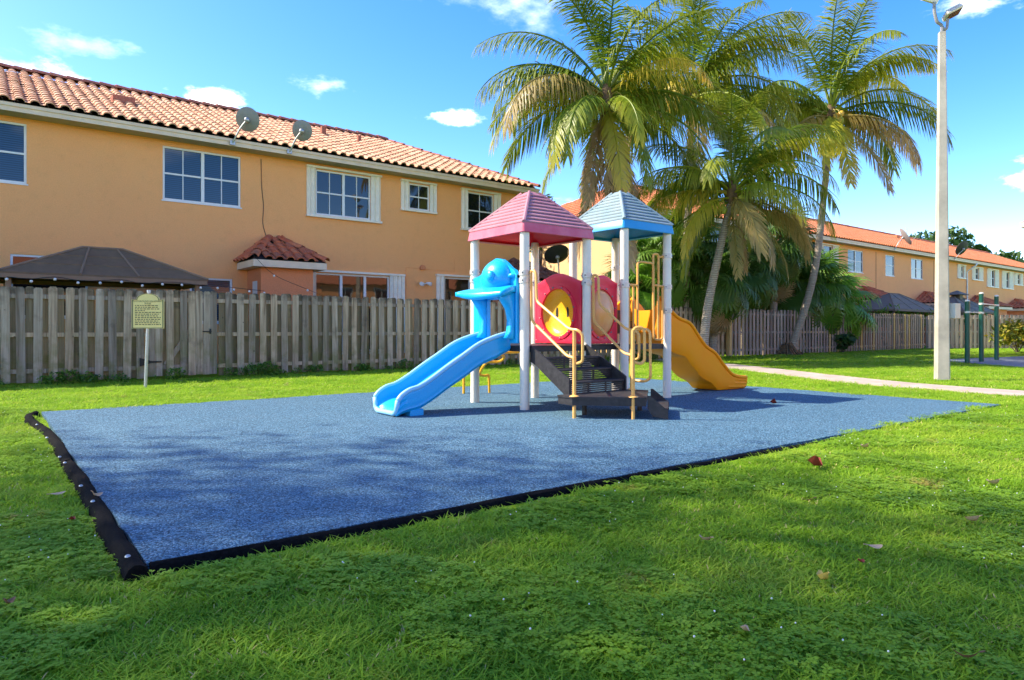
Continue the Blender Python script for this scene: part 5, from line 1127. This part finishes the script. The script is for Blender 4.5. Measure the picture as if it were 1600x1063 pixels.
def fan_palm(label, x, y, h, n, mat, s=1.0, seed=1, spread=1.0, skirt=0):
    t = thing('fan_palm', label, 'palm', (x, y, LZ), 'fan palms along the fence'); rr = random.Random(seed)
    trunk_mesh([(x, y, LZ - .2), (x + .04, y, h * .5), (x, y, h)], .13 * s, .11 * s, 'trunk', 'palm_trunk', t, 1.3)
    MB().tube([(x, y, max(h - 1.0, h * .5)), (x, y, h - .2), (x, y, h + .25)], [.15, .22, .08], 10).obj('crown_shaft', 'palm_boot', t, smooth=True)
    for i in range(n + skirt):
        dead = i >= n; f = i / n if not dead else 1.2; yaw = i * 2.39996 + rr.uniform(-.2, .2); el = R(75 - 120 * f + rr.uniform(-10, 10)) if not dead else R(-62 + rr.uniform(-15, 12))
        o = link('leaf', FAN['frond_dead' if dead else mat, min(2, int(f * 3)) if not dead else 1], t, (x, y, h + .15 - .35 * min(f, 1))); k = s * rr.uniform(.85, 1.12) * spread; o.scale = (k, k, k); o.rotation_euler = Euler((rr.uniform(-.35, .35), -el, yaw))
for args in [('fan palm with pale trunk in front of the fence beside the leaning palm', *cam_pt(1114, 25.6), 2.55, 30, 'fan_dark', 1.15, 1, 1, 10),
             ('dark fan palm behind the fence, just right of the leaning trunk', *cam_pt(1160, 28.4), 3.3, 34, 'fan_dark', 1.3, 2, 1, 8),
             ('tallest dark fan palm behind the fence, left of the slender trunk', *cam_pt(1208, 29.8), 4.35, 36, 'fan_dark', 1.35, 3, 1, 6),
             ('dark bushy fan palm behind the fence, hidden behind the slender trunk', *cam_pt(1232, 31.2), 2.5, 34, 'fan_dark', 1.5, 4),
             ('mid green fan palm behind the fence, right of the slender trunk', *cam_pt(1268, 31.6), 2.6, 32, 'fan_mid', 1.45, 5),
             ('bright green low fan palm with wide leaves over the fence', *cam_pt(1300, 33.2), 1.9, 30, 'fan_bright', 1.45, 6),
             ('fan palm seen between the blue roof posts and the leaning palm', *cam_pt(1072, 26.6), 3.9, 32, 'fan_dark', 1.3, 7, 1, 6),
             ('fan palm behind the play set, under the blue roof', *cam_pt(1022, 25.2), 3.2, 30, 'fan_mid', 1.2, 8, 1, 5),
             ('small fan palm behind the play set beside the red panel', *cam_pt(990, 24.2), 2.3, 26, 'fan_bright', .95, 9)]: fan_palm(*args)

# ================================================================== TREES AND SHRUBS
def leaves(name, blobs, n, size, mat, parent, seed, hollow=.0):
    rg_ = np.random.default_rng(seed); tot = sum(b[3] * b[4] * b[5] for b in blobs); V = []; 
    for (cx, cy, cz, rx, ry, rz) in blobs:
        k = max(8, int(n * rx * ry * rz / tot)); d = rg_.normal(size=(k, 3)); d /= np.linalg.norm(d, axis=1)[:, None]; r = rg_.uniform(.25, 1.08, k) ** .45
        c = d * r[:, None] * np.array((rx, ry, rz)) + np.array((cx, cy, cz)); a = rg_.normal(size=(k, 3)); a /= np.linalg.norm(a, axis=1)[:, None]; b = np.cross(a, rg_.normal(size=(k, 3))); b /= np.linalg.norm(b, axis=1)[:, None]
        s = size * rg_.uniform(.6, 1.3, k)[:, None]; V.append(np.stack([c - a * s, c + b * s * .42, c + a * s, c - b * s * .42], 1).reshape(-1, 3))
    V = np.concatenate(V); q = len(V) // 4; o_ = np.array(WO[parent.name]); me = bpy.data.meshes.new(name); me.from_pydata((V - o_).tolist(), [], np.arange(q * 4).reshape(-1, 4).tolist()); me.materials.append(MATS[mat]); return link(name, me, parent, o_)
def tree(name, label, x, y, h, r, n, size, mat, seed, group=None, bare=.35, squash=.7):
    t = thing(name, label, 'tree', (x, y, LZ), group); rr = random.Random(seed); blobs = []; tr = MB(); z0 = h * bare; tr.tube(spline([(x, y, LZ - .3), (x + .1, y, z0 * .6), (x, y + .1, z0), (x, y, h * .75)], 5), [.3 * h / 10 * (1 - .7 * i / 15) for i in range(16)], 9)
    for i in range(22 if name == 'shade_tree' else 11):
        a = i * 2.4; rad = r * rr.uniform(.2, .75); c = (x + math.cos(a) * rad, y + math.sin(a) * rad, z0 + (h - z0) * rr.uniform(.25, .85)); s = r * rr.uniform(.34, .52) * (1.25 if name == 'shade_tree' else 1); blobs.append((*c, s, s, s * squash))
        if name == 'shade_tree': blobs[-1] = (x + (c[0] - x) * .45, y + (c[1] - y) * .45, z0 + (h - z0) * .5 + rr.uniform(-.6, .6), r * rr.uniform(.66, .8), r * rr.uniform(.66, .8), (h - z0) * .36)
        tr.tube(spline([(x, y, z0 * rr.uniform(.75, 1.1)), (x + math.cos(a) * rad * .4, y + math.sin(a) * rad * .4, (z0 + c[2]) / 2 + .1), c], 4), [.12 * h / 10 * (1 - .8 * k / 8) for k in range(9)], 6)
    tr.obj('trunk', 'bark', t, smooth=True); leaves('crown', blobs, n, size, mat, t, seed); return t
x, y = cam_pt(1442, 95); tree('broadleaf_tree', 'dark leafy tree behind the far orange roof, left of the lamp post', x, y, 15.2, 6.5, 2600, .55, 'leaf_dark', 31)
x, y = cam_pt(1515, 92); t_ = tree('broadleaf_tree', 'rounded leafy tree top behind the far orange roof, right of the lamp post', x, y, 13.3, 5.2, 2400, .55, 'leaf_dark', 32)
x, y = cam_pt(846, 34); tree('broadleaf_tree', 'thin sparse tree between the two townhouses', x, y, 8.3, 1.5, 420, .16, 'leaf_dark', 33)
# big shade trees left of the view: their shadow covers the near pad and lawn
tree('shade_tree', 'large shade tree on the lawn left of the play pad', -12.7, 10.8, 18.0, 7.6, 47000, .10, 'leaf_dark', 34, 'shade trees', .55, .6)
tree('shade_tree', 'large shade tree beside the near townhouse, far left of the play pad', -17.2, 19.6, 18.0, 6.4, 36000, .10, 'leaf_dark', 35, 'shade trees', .55, .6)
def shrub(label, x, y, r, h, n, size, mat, seed, name='shrub', sx=1.0, z0=0):
    t = thing(name, label, 'shrub', (x, y, LZ)); rr = random.Random(seed); bl = []; st_ = MB()
    for i in range(7):
        a = i * 2.4; q = r * rr.uniform(.1, .6); c = (x + math.cos(a) * q * sx, y + math.sin(a) * q, LZ + z0 + (h - z0) * rr.uniform(.4, .75)); bl.append((*c, r * .5 * sx, r * .5, (h - z0) * .34)); st_.tube([(x, y, LZ - .05), c], [.025, .008], 5)
    st_.obj('stem', 'bark', t); leaves('foliage', bl, n, size, mat, t, seed)
shrub('yellow and green croton bush at the right edge by the pale fence', *cam_pt(1590, 30.5), 1.15, 1.45, 900, .13, 'leaf_croton', 41)
x, y = cam_pt(1395, 36.0); 
for i, px in enumerate((1385, 1412, 1438, 1494, 1518)):
    lab = ['leftmost', 'second from the left', 'third from the left, beside the lamp post', 'first one right of the lamp post', 'rightmost, behind the pull-up bars'][i]
    r_ = (px - 800) / 1067.; Z = 16.9 / (CS - CC * r_); x, y = cam_pt(px, Z); shrub(f'bright green hedge shrub topping the far fence, {lab}', x, y, .95, 2.35, 420, .12, 'leaf_bright', 50 + i, 'hedge_shrub', 1.6, 1.0)
shrub('small dark leafy plant at the foot of the pale fence', *cam_pt(1318, 31.3), .7, .9, 160, .22, 'fan_mid' if False else 'leaf_dark', 61)
shrub('green leafy shrub growing behind the play set near the path', *cam_pt(1000, 24.6), .9, 2.6, 700, .14, 'leaf_bright', 62)
shrub('low plant at the foot of the leaning palm', *cam_pt(1080, 21.6), .4, .55, 130, .12, 'leaf_dark', 63)
shrub('dark shrub behind the play set under the raised deck', *cam_pt(1012, 21.8), .5, .8, 240, .11, 'leaf_dark', 64)
wd = thing('fence_weeds', 'low green weeds growing along the foot of the grey fence', 'weeds', (5, FY - .2, LZ)); wd['kind'] = 'stuff'; rr = random.Random(77)
bl = []
for i in range(120):
    x = rr.uniform(-1, 21); k = rr.uniform(.05, .13) * (1.6 if rr.random() < .12 else 1); bl.append((x, FY - .14 + rr.uniform(-.10, .06), LZ + k * .6, k * 1.3, k * .8, k))
leaves('weed_leaves', bl, 7000, .035, 'leaf_bright', wd, 78)['kind'] = 'stuff'

# ================================================================== GRASS (clumps scattered by geometry nodes)
cc = bpy.data.collections.new('grass_clumps')
def clump(seed, nb, rad, h, w, mat, kind='grass'):
    rr = random.Random(seed); mb = MB()
    for i in range(nb):
        a = rr.uniform(0, 6.28); q = rad * math.sqrt(rr.random()); b = Vector((math.cos(a) * q, math.sin(a) * q, -.01)); f = rr.uniform(0, 6.28); d = Vector((math.cos(f), math.sin(f), 0)); sd_ = Vector((-d.y, d.x, 0)); o = len(mb.v)
        if kind == 'grass':
            hh = h * rr.uniform(.4, 1.1); le = hh * rr.uniform(.4, 1.7); w_ = w * rr.uniform(.6, 1.3)
            for (t, wk) in ((0, .8), (.5, 1), (.85, .6)): p = b + d * le * t * t + Vector((0, 0, hh * t * (1 - .25 * t))); mb.v += [tuple(p - sd_ * w_ * wk), tuple(p + sd_ * w_ * wk)]
            p = b + d * le * 1.1 + Vector((0, 0, hh * .78)); mb.v.append(tuple(p)); mb.f += [(o, o + 1, o + 3, o + 2), (o + 2, o + 3, o + 5, o + 4), (o + 4, o + 5, o + 6)]
        else:
            z = h * rr.uniform(.4, 1); c = b + Vector((0, 0, z)); k = w * rr.uniform(.7, 1.3); tl = rr.uniform(-.5, .5)
            for s in (0, 2.09, 4.19):
                u = Vector((math.cos(f + s), math.sin(f + s), tl * .5)); v = Vector((-u.y, u.x, tl * .3)); o = len(mb.v); mb.v += [tuple(c), tuple(c + u * k + v * k * .7), tuple(c + u * k * 1.7), tuple(c + u * k - v * k * .7)]; mb.f.append((o, o + 1, o + 2, o + 3))
    me = mb.mesh('clump', mat, recalc=False); me.polygons.foreach_set('use_smooth', [True] * len(me.polygons)); return me
def add_clump(name, me): o = bpy.data.objects.new(name, me); cc.objects.link(o); return o
for i in range(6): add_clump(f'c{i}', clump(i, 30, .07, .026 + .005 * i, .0027, 'grass'))
add_clump('c6', clump(9, 7, .06, .035, .0022, 'straw'))
c2 = bpy.data.collections.new('clover_clumps')
for i in range(3): c2.objects.link(bpy.data.objects.new(f'v{i}', clump(20 + i, 16, .05, .042, .009, 'clover', 'clover')))
c3 = bpy.data.collections.new('flower_dots'); mb = MB(); mb.sphere((0, 0, .05), .0032, 4); c3.objects.link(bpy.data.objects.new('f0', mb.mesh('f0', 'tiny_flower')))
def inpoly(P_, x, y):
    ins = np.zeros(len(x), bool); j = len(P_) - 1
    for i in range(len(P_)):
        xi, yi = P_[i]; xj, yj = P_[j]; c = ((yi > y) != (yj > y)) & (x < (xj - xi) * (y - yi) / (yj - yi + 1e-9) + xi); ins ^= c; j = i
    return ins
def scatter(z0, z1, dens, seed, rlim=.98, far=False):
    rg_ = np.random.default_rng(seed); n = int(dens * rlim * (z1 * z1 - z0 * z0)); Z = np.sqrt(rg_.uniform(z0 * z0, z1 * z1, n)); X = rg_.uniform(-rlim, rlim, n) * Z; x = X * CS + Z * CC; y = -X * CC + Z * CS
    pad = [(.43, 3.15), (10.9 , 3.14), (10.85, 10.15), (.48, 10.2)]
    creep = .10 * (.5 + .5 * np.sin(x * 3.1 + y * 2.3)) * (.5 + .5 * np.sin(x * 7.7 - y * 5.9)) + .03
    over = inpoly(pad, x, y) & (((x > 10.85 - creep * 1.6) & (x < 10.9)) | ((y > 10.1 - creep * .8) & (x > 1)) | ((y < 3.24 + creep * (x > 6.5)) & (x > 6.5)))
    ok = (~inpoly(pad, x, y) | over) & ~inpoly(GP, x, y) & (y < 20)
    ok &= ~((y > 15.85) & (x > -1.5))
    # keep off the footpath
    pa = np.array(PATHN); d = np.min(np.hypot(x[:, None] - pa[None, :, 0], y[:, None] - pa[None, :, 1]), 1) if n < 200000 else np.ones(n)
    px2 = np.interp(y, pa[::-1, 1], pa[::-1, 0]); ok &= ~((x > px2 + .04) & (x < px2 + 1.22) & (y < 18))
    return x[ok], y[ok], Z[ok]
def scatter_obj(name, x, y, s, coll, label, cat, smin=.75, smax=1.3):
    me = bpy.data.meshes.new(name); rg_ = np.random.default_rng(len(x)); v = np.stack([x, y, np.where(inpoly(PAD, x, y), -.004, -.040 + .016 * np.clip((x - 1.5) / 4.5, 0, 1))], 1); me.from_pydata(v.tolist(), [], [])
    a = me.attributes.new('size', 'FLOAT', 'POINT'); a.data.foreach_set('value', (s * rg_.uniform(smin, smax, len(x))).astype(np.float32)); o = link(name, me); tag(o, label, cat, kind='stuff')
    gn = bpy.data.node_groups.new(name, 'GeometryNodeTree'); gn.interface.new_socket('Geometry', in_out='INPUT', socket_type='NodeSocketGeometry'); gn.interface.new_socket('Geometry', in_out='OUTPUT', socket_type='NodeSocketGeometry')
    nn = gn.nodes; gi = nn.new('NodeGroupInput'); go = nn.new('NodeGroupOutput'); ip_ = nn.new('GeometryNodeInstanceOnPoints'); ci = nn.new('GeometryNodeCollectionInfo'); ci.inputs['Collection'].default_value = coll; ci.inputs['Separate Children'].default_value = True; ci.inputs['Reset Children'].default_value = True
    rv = nn.new('FunctionNodeRandomValue'); rv.data_type = 'FLOAT_VECTOR'; rv.inputs[0].default_value = (-.12, -.12, 0); rv.inputs[1].default_value = (.12, .12, 6.283)
    na = nn.new('GeometryNodeInputNamedAttribute'); na.data_type = 'FLOAT'; na.inputs['Name'].default_value = 'size'; ip_.inputs['Pick Instance'].default_value = True
    L = gn.links.new; L(gi.outputs[0], ip_.inputs['Points']); L(ci.outputs[0], ip_.inputs['Instance']); L(rv.outputs[0], ip_.inputs['Rotation']); L(na.outputs[0], ip_.inputs['Scale']); L(ip_.outputs[0], go.inputs[0])
    md = o.modifiers.new('scatter', 'NODES'); md.node_group = gn; return o
gx, gy, gs = [], [], []
for (a, b, dn, s) in ((1.2, 4, 1000, .92), (4, 7.5, 520, 1.0), (7.5, 12, 230, 1.15), (12, 20, 70, 1.35), (20, 42, 16, 2.0)):
    x, y, Z = scatter(a, b, dn, int(a * 10)); gx.append(x); gy.append(y); gs.append(np.full(len(x), s))
scatter_obj('lawn_grass', np.concatenate(gx), np.concatenate(gy), np.concatenate(gs), cc, 'short green grass blades covering the lawn', 'grass')
x, y, Z = scatter(1.4, 9, 300, 99)
nzv = np.sin(x * 2.1 + 1.3) * np.cos(y * 1.7 + .4) + .6 * np.sin(x * 4.7 + y * 3.1) + .3 * np.sin(y * 7.3); k = nzv > .15
scatter_obj('clover', x[k], y[k], np.ones(k.sum()), c2, 'small-leaved clover patches growing in the near lawn', 'clover')
rg_ = np.random.default_rng(6); k2 = k & (rg_.random(len(x)) < .05); scatter_obj('clover_flowers', x[k2], y[k2], np.ones(k2.sum()), c3, 'tiny white flower heads scattered in the near lawn', 'flowers', .7, 1.2)
# tufts leaning over the kerb
# ---- fallen leaves
def leaf_obj(px, py, L, mat, curl, rot, label, h=.0):
    Z = 1067. * (1 - h) / (py - 516); x, y = cam_pt(px, Z); mb = MB(); n = 7; vs_ = []
    for i in range(n + 1):
        t = i / n; w_ = math.sin(math.pi * min(1, t * .92 + .04)) ** .8 * L * .27; z = curl * (4 * (t - .5) ** 2) * L
        for s in (-1, -.5, 0, .5, 1): vs_.append((L * (t - .5), s * w_, z + abs(s) * curl * w_ * 1.2))
    fs = [(i * 5 + j, i * 5 + j + 1, i * 5 + j + 6, i * 5 + j + 5) for i in range(n) for j in range(4)]; mb.add(vs_, fs); mb.tube([(-L * .5, 0, curl * L), (-L * .72, 0, curl * L * 1.2)], .0025, 4)
    o = link('fallen_leaf', mb.mesh('fallen_leaf', mat, smooth=True), None, (x, y, h if h > .001 else .004)); o.rotation_euler = (rot[0], rot[1], rot[2]); tag(o, label, 'leaf', 'fallen leaves')
for a in [(1272, 729, .20, 'leaf_red', .35, (.3, .2, .4), 'dark red crumpled leaf on the grass right of the pad'),
          (1100, 845, .075, 'leaf_tan', .25, (.5, .1, 1.4), 'pale tan leaf on the grass below the pad front edge'),
          (1366, 857, .085, 'leaf_tan', .15, (.1, .1, -.4), 'flat tan leaf lying on the lawn, right of centre'),
          (1283, 907, .08, 'leaf_yellow', .4, (.4, .2, .8), 'yellow curled leaf in the clover at lower right'),
          (1517, 814, .085, 'leaf_tan', .25, (.6, .3, 1.2), 'upright tan leaf on the grass near the right edge'),
          (1163, 987, .06, 'leaf_tan', .25, (.3, .3, .5), 'small tan leaf near the bottom of the lawn'),
          (1510, 1030, .07, 'leaf_brown', .3, (.4, .1, 1.9), 'brown leaf at the bottom right of the lawn'),
          (1262, 713 + 70, .07, 'leaf_brown', .2, (.2, .1, 2.1), 'brown leaf on the shaded grass below the red leaf'),
          (1550, 757, .10, 'leaf_tan', .3, (.4, .2, 1.0), 'tan leaf in the sunlit grass at the right'),
          (149, 775, .07, 'leaf_tan', .35, (.4, .3, .6), 'tan leaf on the pad beside the left kerb', .02),
          (90, 773, .085, 'leaf_tan', .1, (.1, .0, .3), 'flat tan leaf on the grass left of the kerb'),
          (112, 814, .06, 'leaf_red', .3, (.2, .2, 1.3), 'small reddish leaf on the grass left of the kerb'),
          (1208, 631, .16, 'leaf_red', .35, (.2, .2, .6), 'reddish leaf on the sunlit pad beyond the stairs', .02),
          (12, 945, .05, 'leaf_brown', .4, (.3, .2, .9), 'dark brown clump of leaf at the lower left lawn edge'),
          (1345, 880, .05, 'leaf_red', .25, (.2, .2, .1), 'tiny red leaf on the lawn at centre right'),
          (1350, 700, .10, 'leaf_tan', .3, (.3, .2, .9), 'tan leaf in the bright grass below the pad right corner')]: leaf_obj(*a)
